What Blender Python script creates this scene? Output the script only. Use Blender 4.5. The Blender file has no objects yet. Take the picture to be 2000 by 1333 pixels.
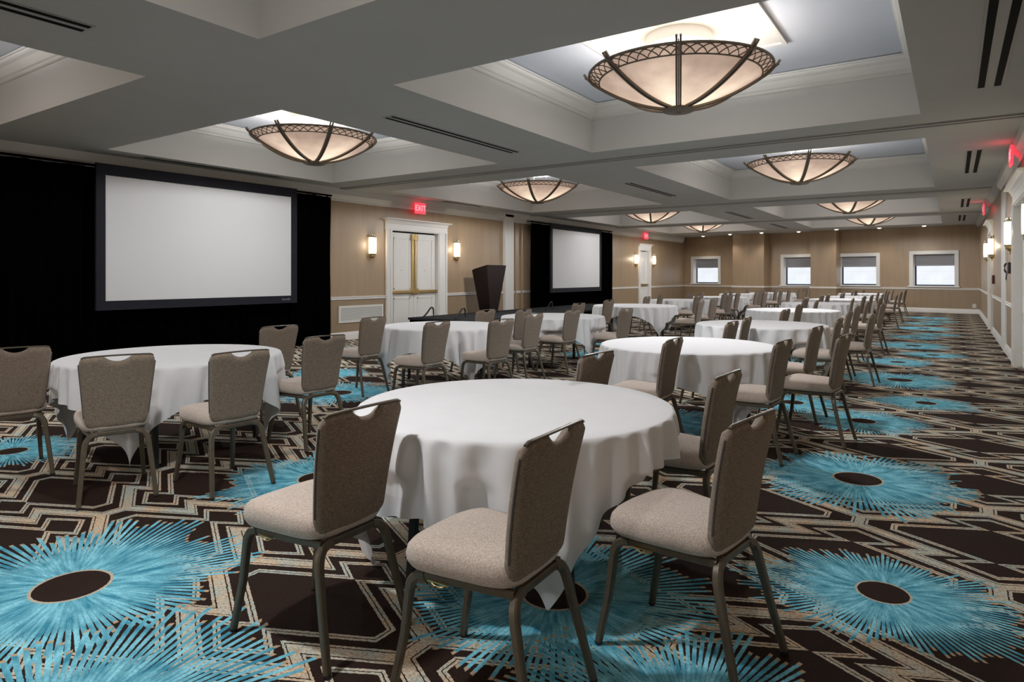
import bpy, bmesh, math, random
from mathutils import Vector, Matrix
random.seed(7)
S = bpy.context.scene
COL = S.collection
PI = math.pi

# ------------------------------------------------------------------ camera
F, YAW, YH, HC = 1275.06, 0.5938, 538.8, 1.39          # focal (px), yaw, horizon (px), eye height
U = 1.8623                                             # eye-to-ceiling distance
CY, SY = math.cos(YAW), math.sin(YAW)
cam = bpy.data.cameras.new('camera'); camo = bpy.data.objects.new('camera', cam); COL.objects.link(camo)
cam.sensor_width = 36.0; cam.lens = F*36/2000
cam.shift_y = -(666.5-YH)/2000
cam.clip_start = 0.05; cam.clip_end = 200
camo.location = (0, 0, HC); camo.rotation_euler = (PI/2, 0, YAW)
S.camera = camo

ZC = HC + U                       # soffit height
XL, XR = -10.894, 0.803           # side walls
PR, PL = Vector((0.803, 28.98)), Vector((-10.894, 31.27))   # back wall corners
YF = -7.6                         # wall behind the camera

def at_z(u, v, z):
    d = F*(HC-z)/(v-YH); r = (u-1000)/F*d
    return Vector((r*CY-d*SY, r*SY+d*CY, z))
def at_x(u, v, X):
    k = (u-1000)/F; d = X/(k*CY-SY)
    return Vector((X, d*(k*SY+CY), HC-(v-YH)*d/F))
BD = (PL-PR).normalized(); BN = Vector((BD.y, -BD.x))
if BN.y > 0: BN = -BN
def back_s(u, off=0.0):           # distance along the back wall from the right corner
    k = (u-1000)/F; dx, dy = k*CY-SY, k*SY+CY
    P0 = PR + BN*off
    d = (P0.dot(BN))/(Vector((dx, dy)).dot(BN))
    q = Vector((dx*d, dy*d))
    return (q-P0).dot(BD), d
def back_z(u, v, off=0.0): return HC-(v-YH)*back_s(u, off)[1]/F

# ------------------------------------------------------------------ node helpers
class V:
    def __init__(s, nt, sock): s.nt, s.s = nt, sock
    def _m(s, op, b=None, c=None, clamp=False):
        n = s.nt.nodes.new('ShaderNodeMath'); n.operation = op; n.use_clamp = clamp
        for i, q in enumerate((s, b, c)):
            if q is None: continue
            if isinstance(q, V): s.nt.links.new(q.s, n.inputs[i])
            else: n.inputs[i].default_value = q
        return V(s.nt, n.outputs[0])
    def __add__(s, b): return s._m('ADD', b)
    __radd__ = __add__
    def __sub__(s, b): return s._m('SUBTRACT', b)
    def __rsub__(s, b): return (s*-1.0)+b
    def __mul__(s, b): return s._m('MULTIPLY', b)
    __rmul__ = __mul__
    def __truediv__(s, b): return s._m('DIVIDE', b)
    def abs(s): return s._m('ABSOLUTE')
    def lt(s, b): return s._m('LESS_THAN', b)
    def gt(s, b): return s._m('GREATER_THAN', b)
    def min(s, b): return s._m('MINIMUM', b)
    def max(s, b): return s._m('MAXIMUM', b)
    def floor(s): return s._m('FLOOR')
    def fract(s): return s._m('FRACT')
    def sqrt(s): return s._m('SQRT')
    def clamp01(s): return s._m('MULTIPLY', 1.0, clamp=True)
def band(x, a, b): return x.gt(a)*x.lt(b)
def mixf(t, a, b): return a + (b-a)*t
def link(nt, a, b): nt.links.new(a.s if isinstance(a, V) else a, b)
def mixrgb(nt, t, a, b):
    n = nt.nodes.new('ShaderNodeMix'); n.data_type = 'RGBA'
    for key, q in ((0, t), (6, a), (7, b)):
        if isinstance(q, V): nt.links.new(q.s, n.inputs[key])
        elif hasattr(q, 'is_output'): nt.links.new(q, n.inputs[key])
        elif key == 0: n.inputs[0].default_value = q
        else: n.inputs[key].default_value = (*q, 1)
    return n.outputs[2]
def noise(nt, vec, scale, detail=3, rough=.5):
    n = nt.nodes.new('ShaderNodeTexNoise'); n.inputs['Scale'].default_value = scale
    n.inputs['Detail'].default_value = detail; n.inputs['Roughness'].default_value = rough
    if vec is not None: link(nt, vec, n.inputs['Vector'])
    return V(nt, n.outputs['Fac'])
def comb(nt, x, y, z):
    n = nt.nodes.new('ShaderNodeCombineXYZ')
    for i, q in enumerate((x, y, z)):
        if isinstance(q, V): nt.links.new(q.s, n.inputs[i])
        else: n.inputs[i].default_value = q
    return n.outputs[0]
def mat(name, color, rough=.6, metal=0, spec=.5, sheen=0):
    m = bpy.data.materials.new(name); m.use_nodes = True
    b = m.node_tree.nodes['Principled BSDF']
    b.inputs['Base Color'].default_value = (*color, 1); b.inputs['Roughness'].default_value = rough
    b.inputs['Metallic'].default_value = metal; b.inputs['Specular IOR Level'].default_value = spec
    if sheen: b.inputs['Sheen Weight'].default_value = sheen
    return m
def vary(m, c1, c2, scale, stretch=(1, 1, 1), bump=0, bscale=None, detail=3):
    nt = m.node_tree; b = nt.nodes['Principled BSDF']
    tc = nt.nodes.new('ShaderNodeTexCoord'); mp = nt.nodes.new('ShaderNodeMapping')
    mp.inputs['Scale'].default_value = stretch; nt.links.new(tc.outputs['Object'], mp.inputs['Vector'])
    n = noise(nt, mp.outputs[0], scale, detail, .6)
    t = ((n-.5)*2.2+.5)._m('MULTIPLY', 1.0, clamp=True)
    nt.links.new(mixrgb(nt, t, c1, c2), b.inputs['Base Color'])
    if bump:
        bp = nt.nodes.new('ShaderNodeBump'); bp.inputs['Strength'].default_value = bump; bp.inputs['Distance'].default_value = .004
        n2 = noise(nt, mp.outputs[0], bscale or scale, 2, .6)
        nt.links.new(n2.s, bp.inputs['Height']); nt.links.new(bp.outputs[0], b.inputs['Normal'])
    return m
def emis(name, color, strength):
    m = bpy.data.materials.new(name); m.use_nodes = True
    b = m.node_tree.nodes['Principled BSDF']
    b.inputs['Base Color'].default_value = (*color, 1)
    b.inputs['Emission Color'].default_value = (*color, 1); b.inputs['Emission Strength'].default_value = strength
    return m

M = {}
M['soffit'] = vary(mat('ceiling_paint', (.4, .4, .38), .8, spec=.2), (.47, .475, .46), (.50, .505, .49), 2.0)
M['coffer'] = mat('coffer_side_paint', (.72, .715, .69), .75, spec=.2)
M['coffertop'] = mat('coffer_top_paint', (.70, .745, .83), .7, spec=.2)
M['panel'] = mat('lamp_panel_paint', (.70, .69, .66), .7, spec=.2)
M['trim'] = mat('white_trim_paint', (.76, .745, .71), .45, spec=.4)
M['door'] = vary(mat('white_door_paint', (.68, .66, .62), .4, spec=.4), (.77, .755, .72), (.80, .785, .75), 3)
M['wall'] = vary(mat('tan_wallcovering', (.27, .205, .155), .42, spec=.5), (.35, .25, .158), (.40, .288, .185), 6, (1, 1, .12), .06, 60)
M['wall_low'] = vary(mat('tan_wallcovering_below_rail', (.22, .165, .11), .42, spec=.5), (.30, .216, .134), (.345, .25, .157), 6, (1, 1, .12), .06, 60)
M['brass'] = mat('brass', (.62, .45, .2), .28, 1)
M['nickel'] = mat('warm_nickel', (.75, .68, .58), .22, 1)
M['black'] = mat('black_velvet', (.0012, .0011, .0012), .95, spec=.0)
M['screenframe'] = mat('black_screen_frame', (.012, .012, .018), .7, spec=.2)
M['screen'] = mat('matte_screen_fabric', (.60, .60, .60), .9, spec=.1)
M['darkslot'] = mat('slot_dark', (.006, .006, .006), .8, spec=.1)
M['slotmetal'] = mat('slot_frame_paint', (.40, .40, .39), .6, spec=.3)
M['bronze'] = mat('bronze_lamp_metal', (.20, .165, .125), .45, .35)
M['lwood'] = vary(mat('dark_mahogany', (.03, .012, .01), .4, spec=.3), (.009, .0038, .0034), (.018, .008, .0066), 4, (6, 6, .6))
M['stage'] = vary(mat('stage_deck_carpet', (.025, .027, .03), .9, spec=.1), (.02, .022, .025), (.04, .042, .046), 40)
M['tblack'] = mat('table_leg_black', (.012, .012, .012), .5)
M['plywood'] = mat('table_top_plywood', (.25, .19, .12), .6)
M['legmetal'] = vary(mat('bronze_powder_coat', (.10, .083, .06), .38, .35), (.105, .085, .06), (.135, .11, .078), 30)
M['fabric'] = vary(mat('taupe_tweed', (.22, .17, .14), .95, spec=.15, sheen=.25), (.36, .29, .245), (.76, .64, .55), 210, (1, .6, 1), .35, 300, 4)  # seat tweed, lightened: the light falling on the seats is in the colour
M['fabricback'] = vary(mat('taupe_tweed_back', (.16, .125, .1), .95, spec=.15, sheen=.15), (.12, .092, .068), (.34, .27, .21), 210, (1, .35, 1.4), .35, 300, 4)  # same tweed darkened: the shade on the chair backs is in the colour
M['piping'] = mat('grey_taupe_piping', (.10, .085, .078), .7)
M['cloth'] = vary(mat('white_table_linen', (.80, .79, .79), .85, spec=.15, sheen=.1), (.77, .77, .785), (.80, .80, .815), 5, bump=.05, bscale=400)
M['blade'] = mat('window_blue_black_frame', (.008, .018, .05), .5)
M['shade'] = mat('grey_roman_shade', (.34, .34, .36), .85)
M['plastic'] = mat('ivory_plastic', (.6, .56, .48), .45)
M['darkplastic'] = mat('dark_plastic', (.02, .016, .016), .4)
M['maroon'] = mat('maroon_plastic', (.10, .012, .012), .4)
M['chrome'] = mat('chrome', (.8, .8, .8), .15, 1)
M['exitred'] = emis('exit_sign_red', (1.0, .06, .10), .95)
M['exitface'] = emis('exit_sign_letters', (1.0, .42, .45), 1.0)
M['downlight'] = emis('downlight_lens', (1, .95, .85), 9)
M['mark'] = mat('grey_print', (.3, .3, .32), .6)

# glowing bowl glass: marbled alabaster, brightest around the bulbs near the bottom
def bowl_material():
    m = bpy.data.materials.new('alabaster_glass'); m.use_nodes = True
    nt = m.node_tree; b = nt.nodes['Principled BSDF']
    tc = nt.nodes.new('ShaderNodeTexCoord'); sp = nt.nodes.new('ShaderNodeSeparateXYZ')
    nt.links.new(tc.outputs['Object'], sp.inputs[0])
    x, y, z = (V(nt, sp.outputs[i]) for i in range(3))
    n = noise(nt, tc.outputs['Object'], 3.2, 5, .62)
    r = (x*x+y*y).sqrt()
    ang = y._m('ARCTAN2', x)
    bulbs = (ang*4.0)._m('COSINE')*.16+.84
    prof = (1.25 - r*.95)*bulbs
    st = ((prof.max(.38)) + (n-.5)*.62)
    b.inputs['Base Color'].default_value = (.5, .44, .38, 1); b.inputs['Roughness'].default_value = .35
    t = ((st-.35)*1.6)._m('MULTIPLY', 1.0, clamp=True)
    nt.links.new(mixrgb(nt, t, (.78, .52, .40), (1.0, .80, .60)), b.inputs['Emission Color'])
    nt.links.new((st*BOWL).s, b.inputs['Emission Strength'])
    return m
BOWL = 1.0
M['bowl'] = bowl_material()
def sconce_material():
    m = bpy.data.materials.new('sconce_glass'); m.use_nodes = True
    nt = m.node_tree; b = nt.nodes['Principled BSDF']
    tc = nt.nodes.new('ShaderNodeTexCoord'); sp = nt.nodes.new('ShaderNodeSeparateXYZ')
    nt.links.new(tc.outputs['Object'], sp.inputs[0])
    z = V(nt, sp.outputs[2])
    st = (1.0-((z-.03).abs()*3.2)._m('POWER', 2.0)).max(.35)
    b.inputs['Base Color'].default_value = (.6, .58, .45, 1)
    nt.links.new(mixrgb(nt, st, (.75, .72, .42), (1, .93, .72)), b.inputs['Emission Color'])
    nt.links.new((st*2.6).s, b.inputs['Emission Strength'])
    return m
M['sglass'] = sconce_material()
def pane_material():
    m = bpy.data.materials.new('frosted_daylight_pane'); m.use_nodes = True
    nt = m.node_tree; b = nt.nodes['Principled BSDF']
    tc = nt.nodes.new('ShaderNodeTexCoord'); sp = nt.nodes.new('ShaderNodeSeparateXYZ')
    nt.links.new(tc.outputs['Object'], sp.inputs[0])
    z = V(nt, sp.outputs[2]); x = V(nt, sp.outputs[0])
    n = noise(nt, tc.outputs['Object'], 2.2, 3)
    seam = band(((x*0+z)*3.3).fract(), .0, .045)*.08
    st = .86+(n-.5)*.25-seam
    b.inputs['Base Color'].default_value = (.1, .1, .1, 1); b.inputs['Roughness'].default_value = .3
    nt.links.new(mixrgb(nt, ((z+.35)*1.6)._m('MULTIPLY', 1.0, clamp=True), (.52, .68, .95), (.74, .78, .84)), b.inputs['Emission Color'])
    nt.links.new((st*1.12).s, b.inputs['Emission Strength'])
    return m
M['pane'] = pane_material()

# ------------------------------------------------------------------ carpet
def carpet_material():
    m = bpy.data.materials.new('patterned_carpet'); m.use_nodes = True
    nt = m.node_tree; b = nt.nodes['Principled BSDF']
    b.inputs['Roughness'].default_value = .95; b.inputs['Specular IOR Level'].default_value = .1
    tc = nt.nodes.new('ShaderNodeTexCoord'); sp = nt.nodes.new('ShaderNodeSeparateXYZ')
    pos = tc.outputs['Object']; nt.links.new(pos, sp.inputs[0])
    # yarn-scale wobble so that lines have tufted edges
    wob = noise(nt, pos, 55, 2)
    wob2 = noise(nt, pos, 61, 2)
    X0 = V(nt, sp.outputs[0]); Y0 = V(nt, sp.outputs[1])
    X = X0 + (wob-.5)*.011; Y = Y0 + (wob2-.5)*.011
    W, P = 1.22, 1.2
    ys = Y - (0.173-X)*.028
    ax = (((X-.173)/W+.5).fract()-.5).abs()*W
    ay = (((ys-4.159)/P+.5).fract()-.5).abs()*P
    side = (ax/.61+ay/.6).gt(1.0)
    ax = mixf(side, ax, .61-ax); ay = mixf(side, ay, .6-ay)
    # zigzag strand: three straight runs with mitred corners, joined by a short bar where diamonds meet
    p_ = ax*.4472+ay*.8944; q_ = ay*.8944-ax*.4472
    s1 = p_-.3353; s3 = p_-.4741; s2 = (q_-.1320)/.757
    dz = s1.min(s3.max(s2*-1.0)).abs()
    dz = dz.min((ax-.61).abs().max(ay-.0703)).min(ax.max(.5297-ay))
    e1 = (ax/.49+ay/.245-1.0)*.219
    db = e1.max(ax-.425)
    ds = (ax/.15+(ay-.327).abs()/.085-1.0)*.084
    dr = db.min(ds)
    lines = band(dr, .0, .0135).max(band(dr, .0185, .0325))
    strand = dz.lt(.0425)*(1.0-band(dz, .0245, .0300))
    cream = lines.max(strand)*(1.0-dr.lt(0.0))
    n1 = noise(nt, pos, 5.5, 4, .6); n2 = noise(nt, pos, 90, 2)
    ct = ((n1-.5)*4.2+.5)._m('MULTIPLY', 1.0, clamp=True)
    crm = mixrgb(nt, ct, (.76, .56, .38), (.55, .62, .56))
    crm = mixrgb(nt, ((n2-.5)*2.4+.26)._m('MULTIPLY', 1.0, clamp=True), crm, (.25, .195, .14))
    dark = mixrgb(nt, n2, (.016, .0085, .006), (.042, .024, .0185))
    base = mixrgb(nt, cream, dark, crm)
    # ---- sunbursts
    def layer(stars, base, seed):
        cur = None; curn = None
        for cx, cy, R in stars:
            s = nt.nodes.new('ShaderNodeVectorMath'); s.operation = 'SUBTRACT'
            nt.links.new(flat, s.inputs[0]); s.inputs[1].default_value = (cx, cy, -R)
            f = nt.nodes.new('ShaderNodeVectorMath'); f.operation = 'MULTIPLY'
            nt.links.new(s.outputs[0], f.inputs[0]); f.inputs[1].default_value = (1/R, 1/R, 0)
            l = nt.nodes.new('ShaderNodeVectorMath'); l.operation = 'LENGTH'
            nt.links.new(f.outputs[0], l.inputs[0]); ln = V(nt, l.outputs['Value'])
            if cur is None: cur, curn = s.outputs[0], ln
            else:
                near = ln.lt(curn)
                mx = nt.nodes.new('ShaderNodeMix'); mx.data_type = 'VECTOR'
                nt.links.new(near.s, mx.inputs[0]); nt.links.new(cur, mx.inputs[4]); nt.links.new(s.outputs[0], mx.inputs[5])
                cur = mx.outputs[1]; curn = ln.min(curn)
        q = nt.nodes.new('ShaderNodeSeparateXYZ'); nt.links.new(cur, q.inputs[0])
        dx, dy, R = (V(nt, q.outputs[i]) for i in range(3))
        r = (dx*dx+dy*dy).sqrt(); rn = r/R
        a = dy._m('ARCTAN2', dx)/(2*PI)+.5
        N = 116.0
        k = (a*N).floor(); tang = ((a*N).fract()-.5).abs()*(r*(2*PI/N))
        wn = nt.nodes.new('ShaderNodeTexWhiteNoise'); wn.noise_dimensions = '2D'
        link(nt, comb(nt, k, R*37.0+seed, 0.0), wn.inputs['Vector']); rnd = V(nt, wn.outputs['Value'])
        low = noise(nt, comb(nt, dx/(r+.001)*1.1, dy/(r+.001)*1.1, R*9.0), 1.3, 1)
        tip = R*((.70+rnd*.22)+(low-.4)*.9)
        wv = R*.0122
        spoke = tang.lt(wv)*r.lt(tip)
        core = rn.lt(.44+.16*rnd)
        teal_on = spoke.max(core*r.lt(tip))
        rin = R*.19
        hue = noise(nt, comb(nt, a*14.0, rn*1.6, R*5.0), 4, 3)
        tt = ((hue-.5)*2.6+.55-(rn-.45).abs()*.35+ (rnd-.5)*.35)._m('MULTIPLY', 1.0, clamp=True)
        teal = mixrgb(nt, tt, (.045, .27, .40), (.32, .76, .89))
        teal = mixrgb(nt, ((n2-.5)*1.6+.15)._m('MULTIPLY', 1.0, clamp=True), teal, (.06, .32, .42))
        gap = core*tang.gt(wv*.72)*.35
        teal = mixrgb(nt, gap, teal, (.02, .13, .19))
        out = mixrgb(nt, teal_on, base, teal)
        dot = (r-tip-.008).abs().lt(.010)*tang.lt(R*.012)*rn.lt(1.5)
        out = mixrgb(nt, dot, out, (.50, .37, .24))
        ring = r.lt(rin*1.09)
        out = mixrgb(nt, ring, out, (.55, .47, .36))
        out = mixrgb(nt, r.lt(rin), out, dark)
        return out
    flat = comb(nt, X0 + (wob-.5)*.006, Y0 + (wob2-.5)*.006, 0.0)
    A1 = [(-3.273, 1.321, .78), (-.539, 5.025, .76), (-.253, 3.285, .53), (-.587, 10.1, .78), (-.244, 8.43, .52), (-.714, 7.054, .58),
          (-1.46, 7.66, .62), (-6.037, 5.272, .78), (-3.597, 2.975, .74), (-1.443, 2.47, .72), (-6.18, 2.067, .56), (-.29, 13.6, .55), (-.729, 12.18, .6),
          (-.65, 15.2, .78), (-.30, 18.3, .55), (-.70, 17.3, .6), (-.62, 20.3, .78), (-.32, 23.6, .55), (-.7, 22.4, .6), (-.62, 25.4, .78),
          (-9.28, 8.44, .7), (-7.33, 6.23, .62), (-3.55, 8.1, .74), (-3.3, 6.5, .75), (-3.6, 13.2, .74), (-7.4, 9.6, .7), (-6.1, 12.3, .6), (-4.1, 10.9, .7), (-8.6, 4.4, .65), (-3.9, 17.2, .74), (-4.0, 5.0, .6)]
    A2 = [(-2.2, .80, .80), (-.66, 1.95, .62), (-2.25, 5.95, .7), (-2.3, 11.1, .7), (-4.6, 6.9, .6), (-5.2, 10.4, .7)]
    out = layer(A1, base, 3.0)
    out = layer(A2, out, 11.0)
    nt.links.new(out, b.inputs['Base Color'])
    bp = nt.nodes.new('ShaderNodeBump'); bp.inputs['Strength'].default_value = .5; bp.inputs['Distance'].default_value = .006
    nt.links.new(noise(nt, pos, 170, 2).s, bp.inputs['Height']); nt.links.new(bp.outputs[0], b.inputs['Normal'])
    return m
M['carpet'] = carpet_material()

# ------------------------------------------------------------------ mesh helpers
class MB:
    """collects faces, then builds ONE mesh object"""
    def __init__(s): s.v, s.f, s.mi = [], [], []
    def add(s, vs, fs, mi=0):
        o = len(s.v); s.v += [tuple(q) for q in vs]
        for f in fs: s.f.append([o+i for i in f]); s.mi.append(mi)
    def quad(s, a, b, c, d, mi=0): s.add([a, b, c, d], [(0, 1, 2, 3)], mi)
    def box(s, lo, hi, mi=0, tf=None):
        x0, y0, z0 = lo; x1, y1, z1 = hi
        vs = [(x0, y0, z0), (x1, y0, z0), (x1, y1, z0), (x0, y1, z0), (x0, y0, z1), (x1, y0, z1), (x1, y1, z1), (x0, y1, z1)]
        if tf: vs = [tf(q) for q in vs]
        s.add(vs, [(0, 3, 2, 1), (4, 5, 6, 7), (0, 1, 5, 4), (1, 2, 6, 5), (2, 3, 7, 6), (3, 0, 4, 7)], mi)
    def lathe(s, prof, n=24, c=(0, 0, 0), cap=(False, False), mi=0, a0=0, a1=2*PI, tf=None):
        full = abs(a1-a0-2*PI) < 1e-6; m = n if full else n+1
        vs = []
        for r, z in prof:
            for i in range(m):
                a = a0+(a1-a0)*i/n
                q = (c[0]+r*math.cos(a), c[1]+r*math.sin(a), c[2]+z)
                vs.append(tf(q) if tf else q)
        fs = []
        for j in range(len(prof)-1):
            for i in range(n):
                i2 = (i+1) % m if full else i+1
                fs.append((j*m+i, j*m+i2, (j+1)*m+i2, (j+1)*m+i))
        if cap[0]: fs.append(tuple(range(m))[::-1])
        if cap[1]: fs.append(tuple((len(prof)-1)*m+i for i in range(m)))
        s.add(vs, fs, mi)
    def tube(s, pts, w, h=None, n=8, up=(0, 0, 1), closed=False, mi=0, p=2.0):
        """sweep a (super)elliptic section of half sizes w,h along pts; w/h may be callables of t"""
        pts = [Vector(q) for q in pts]; h = h if h is not None else w
        L = len(pts); rings = []; up = Vector(up)
        for i, q in enumerate(pts):
            if closed: t = pts[(i+1) % L]-pts[i-1]
            else: t = pts[min(i+1, L-1)]-pts[max(i-1, 0)]
            t.normalize()
            side = t.cross(up)
            if side.length < 1e-4: side = t.cross(Vector((0, 1, 0)))
            side.normalize(); nn = side.cross(t).normalized()
            ww = w(i/(L-1)) if callable(w) else w; hh = h(i/(L-1)) if callable(h) else h
            ring = []
            for k in range(n):
                a = 2*PI*(k+.5)/n; ca, sa = math.cos(a), math.sin(a)
                ring.append(q+side*ww*math.copysign(abs(ca)**(2/p), ca)+nn*hh*math.copysign(abs(sa)**(2/p), sa))
            rings.append(ring)
        vs = [q for r in rings for q in r]; fs = []
        for j in range(L if closed else L-1):
            j2 = (j+1) % L
            for k in range(n):
                k2 = (k+1) % n; fs.append((j*n+k, j*n+k2, j2*n+k2, j2*n+k))
        if not closed: fs += [tuple(range(n))[::-1], tuple((L-1)*n+k for k in range(n))]
        s.add(vs, fs, mi)
    def grid(s, nu, nv, fn, mi=0, flip=False):
        vs = [fn(i/nu, j/nv) for j in range(nv+1) for i in range(nu+1)]
        fs = []
        for j in range(nv):
            for i in range(nu):
                a = j*(nu+1)+i; q = (a, a+1, a+nu+2, a+nu+1)
                fs.append(q[::-1] if flip else q)
        s.add(vs, fs, mi)
    def prism(s, poly, axis_fn, a, b, mi=0):
        """poly: list of 2-D points, extruded from a to b; axis_fn(p, q, t) -> xyz"""
        n = len(poly)
        vs = [axis_fn(p, q, a) for p, q in poly]+[axis_fn(p, q, b) for p, q in poly]
        fs = [tuple(range(n))[::-1], tuple(range(n, 2*n))]+[(i, (i+1) % n, n+(i+1) % n, n+i) for i in range(n)]
        s.add(vs, fs, mi)
    def build(s, name, mats, parent=None, smooth=False, merge=True, bevel=0, angle=40, loc=None):
        me = bpy.data.meshes.new(name); me.from_pydata(s.v, [], s.f)
        if not isinstance(mats, (list, tuple)): mats = [mats]
        for mm in mats: me.materials.append(mm)
        for i, mi in enumerate(s.mi): me.polygons[i].material_index = mi
        bm = bmesh.new(); bm.from_mesh(me)
        if merge: bmesh.ops.remove_doubles(bm, verts=bm.verts, dist=1e-5)
        bmesh.ops.recalc_face_normals(bm, faces=bm.faces)
        if bevel:
            es = [e for e in bm.edges if len(e.link_faces) == 2 and e.calc_face_angle(0) > .6]
            bmesh.ops.bevel(bm, geom=es, offset=bevel, segments=2, affect='EDGES', profile=.6)
        bm.to_mesh(me); bm.free()
        if smooth:
            for p in me.polygons: p.use_smooth = True
            me.set_sharp_from_angle(angle=math.radians(angle))
        o = bpy.data.objects.new(name, me); COL.objects.link(o)
        if loc is not None: o.location = loc
        if parent is not None: o.parent = parent
        return o
def empty(name, loc=(0, 0, 0), rz=0):
    o = bpy.data.objects.new(name, None); COL.objects.link(o); o.location = loc; o.rotation_euler = (0, 0, rz); o.empty_display_size = .1
    return o
def tag(o, label, cat, group=None):
    o['label'] = label; o['category'] = cat
    if group: o['group'] = group
    return o
def struct(o, label=None):
    o['kind'] = 'structure'
    if label: o['label'] = label
    return o
def copy_tree(o, parent=None):
    c = o.copy(); COL.objects.link(c)
    if parent is not None: c.parent = parent
    for ch in list(KIDS.get(o.name, [])): copy_tree(ch, c)
    return c
KIDS = {}
def register(root):
    for o in list(bpy.data.objects):
        if o.parent is not None:
            KIDS.setdefault(o.parent.name, [])
            if o not in KIDS[o.parent.name]: KIDS[o.parent.name].append(o)
def light(name, kind, loc, energy, color, parent=None, **kw):
    l = bpy.data.lights.new(name, kind); l.energy = energy; l.color = color
    for k, v in kw.items():
        if k != 'rot': setattr(l, k, v)
    o = bpy.data.objects.new(name, l); COL.objects.link(o); o.location = loc
    if 'rot' in kw: o.rotation_euler = kw['rot']
    if parent is not None: o.parent = parent
    return o

def text_mesh(name, body, size, m, parent, loc, rot, ax='CENTER', ay='CENTER'):
    cu = bpy.data.curves.new(name, 'FONT'); cu.body = body; cu.size = size; cu.align_x = ax; cu.align_y = ay; cu.extrude = .001
    t = bpy.data.objects.new(name, cu); COL.objects.link(t)
    bpy.context.view_layer.update()
    me = bpy.data.meshes.new_from_object(t.evaluated_get(bpy.context.evaluated_depsgraph_get()))
    bpy.data.objects.remove(t); bpy.data.curves.remove(cu)
    me.materials.clear(); me.materials.append(m)
    o = bpy.data.objects.new(name, me); COL.objects.link(o); o.parent = parent; o.location = loc; o.rotation_euler = rot
    return o

# ------------------------------------------------------------------ shell
fl = MB(); fl.quad((XL-.6, YF-.2, 0), (XR+.3, YF-.2, 0), (XR+.3, 32.4, 0), (XL-.6, 32.4, 0))
struct(fl.build('floor', M['carpet']), 'dark brown carpet with cream zigzag lines and teal sunbursts')

CX = {'L': (-5.538*U, -3.3554*U), 'R': (-2.4289*U, -.1645*U)}
CYs = [(-.60*U, 1.6863*U), (2.485*U, 4.7537*U), (5.6036*U, 8.7383*U), (9.9003*U, 12.1274*U), (12.8911*U, 14.8975*U), (-3.6*U, -1.4*U)]
ZT = HC+1.375*U                    # coffer tops
def build_ceiling():
    c = MB()
    xs = sorted({XL-.3, XR+.3, *CX['L'], *CX['R']}); ysb = sorted({YF-.2, 32.4, *[q for p in CYs for q in p]})
    for i in range(len(xs)-1):
        for j in range(len(ysb)-1):
            mx, my = (xs[i]+xs[i+1])/2, (ysb[j]+ysb[j+1])/2
            if any(a < mx < b for a, b in CX.values()) and any(a < my < b for a, b in CYs): continue
            c.quad((xs[i], ysb[j], ZC), (xs[i+1], ysb[j], ZC), (xs[i+1], ysb[j+1], ZC), (xs[i], ysb[j+1], ZC), 0)
    for (x0, x1) in CX.values():
        for (y0, y1) in CYs:
            for (a, b) in (((x0, y0), (x1, y0)), ((x1, y0), (x1, y1)), ((x1, y1), (x0, y1)), ((x0, y1), (x0, y0))):
                c.quad((*a, ZC), (*b, ZC), (*b, ZT), (*a, ZT), 1)
            c.quad((x0, y0, ZT), (x1, y0, ZT), (x1, y1, ZT), (x0, y1, ZT), 2)
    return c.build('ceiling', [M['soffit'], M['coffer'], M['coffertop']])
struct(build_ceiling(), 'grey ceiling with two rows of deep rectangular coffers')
CROWN = [(0, -.20), (.018, -.20), (.03, -.185), (.03, -.165), (.05, -.15), (.07, -.115), (.10, -.075), (.135, -.055), (.15, -.04), (.15, -.022), (.17, -.018), (.17, .0), (0, 0)]
def loop_trim(mb, x0, x1, y0, y1, prof, z):
    n = len(prof)
    rings = []
    for (cx, cy, sx, sy) in ((x0, y0, 1, 1), (x1, y0, -1, 1), (x1, y1, -1, -1), (x0, y1, 1, -1)):
        rings.append([(cx+sx*o, cy+sy*o, z+h) for o, h in prof])
    vs = [q for r in rings for q in r]; fs = []
    for j in range(4):
        for k in range(n-1): fs.append((j*n+k, j*n+k+1, ((j+1) % 4)*n+k+1, ((j+1) % 4)*n+k))
    mb.add(vs, fs)
tn = [0]
def trim_name():
    tn[0] += 1; return 'trim_%d' % tn[0]
ORD = ['first', 'second', 'third', 'fourth', 'fifth', 'rearmost']
for row in 'LR':
    for k in range(6):
        mb = MB(); loop_trim(mb, *CX[row], *CYs[k], CROWN, ZT-.012)
        x0, x1 = CX[row]; y0, y1 = CYs[k]; cx, cy = (x0+x1)/2, (y0+y1)/2
        # framed lamp panel on the coffer top
        pa, pb, z = .92, .86, ZT
        for (a0, a1, b0, b1) in ((-pa, pa, -pb, -pb+.05), (-pa, pa, pb-.05, pb), (-pa, -pa+.05, -pb+.05, pb-.05), (pa-.05, pa, -pb+.05, pb-.05)):
            mb.box((cx+a0, cy+b0, z-.03), (cx+a1, cy+b1, z-.001))
        struct(mb.build(trim_name(), M['trim']), 'white crown moulding and panel frame inside the %s coffer of the %s row' % (ORD[k], 'left' if row == 'L' else 'right'))
        pn = MB(); pn.box((cx-pa+.05, cy-pb+.05, z-.012), (cx+pa-.05, cy+pb-.05, z-.002))
        struct(pn.build(trim_name(), M['panel']), 'pale square lamp panel on the top of the %s %s coffer' % (ORD[k], 'left' if row == 'L' else 'right'))

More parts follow.
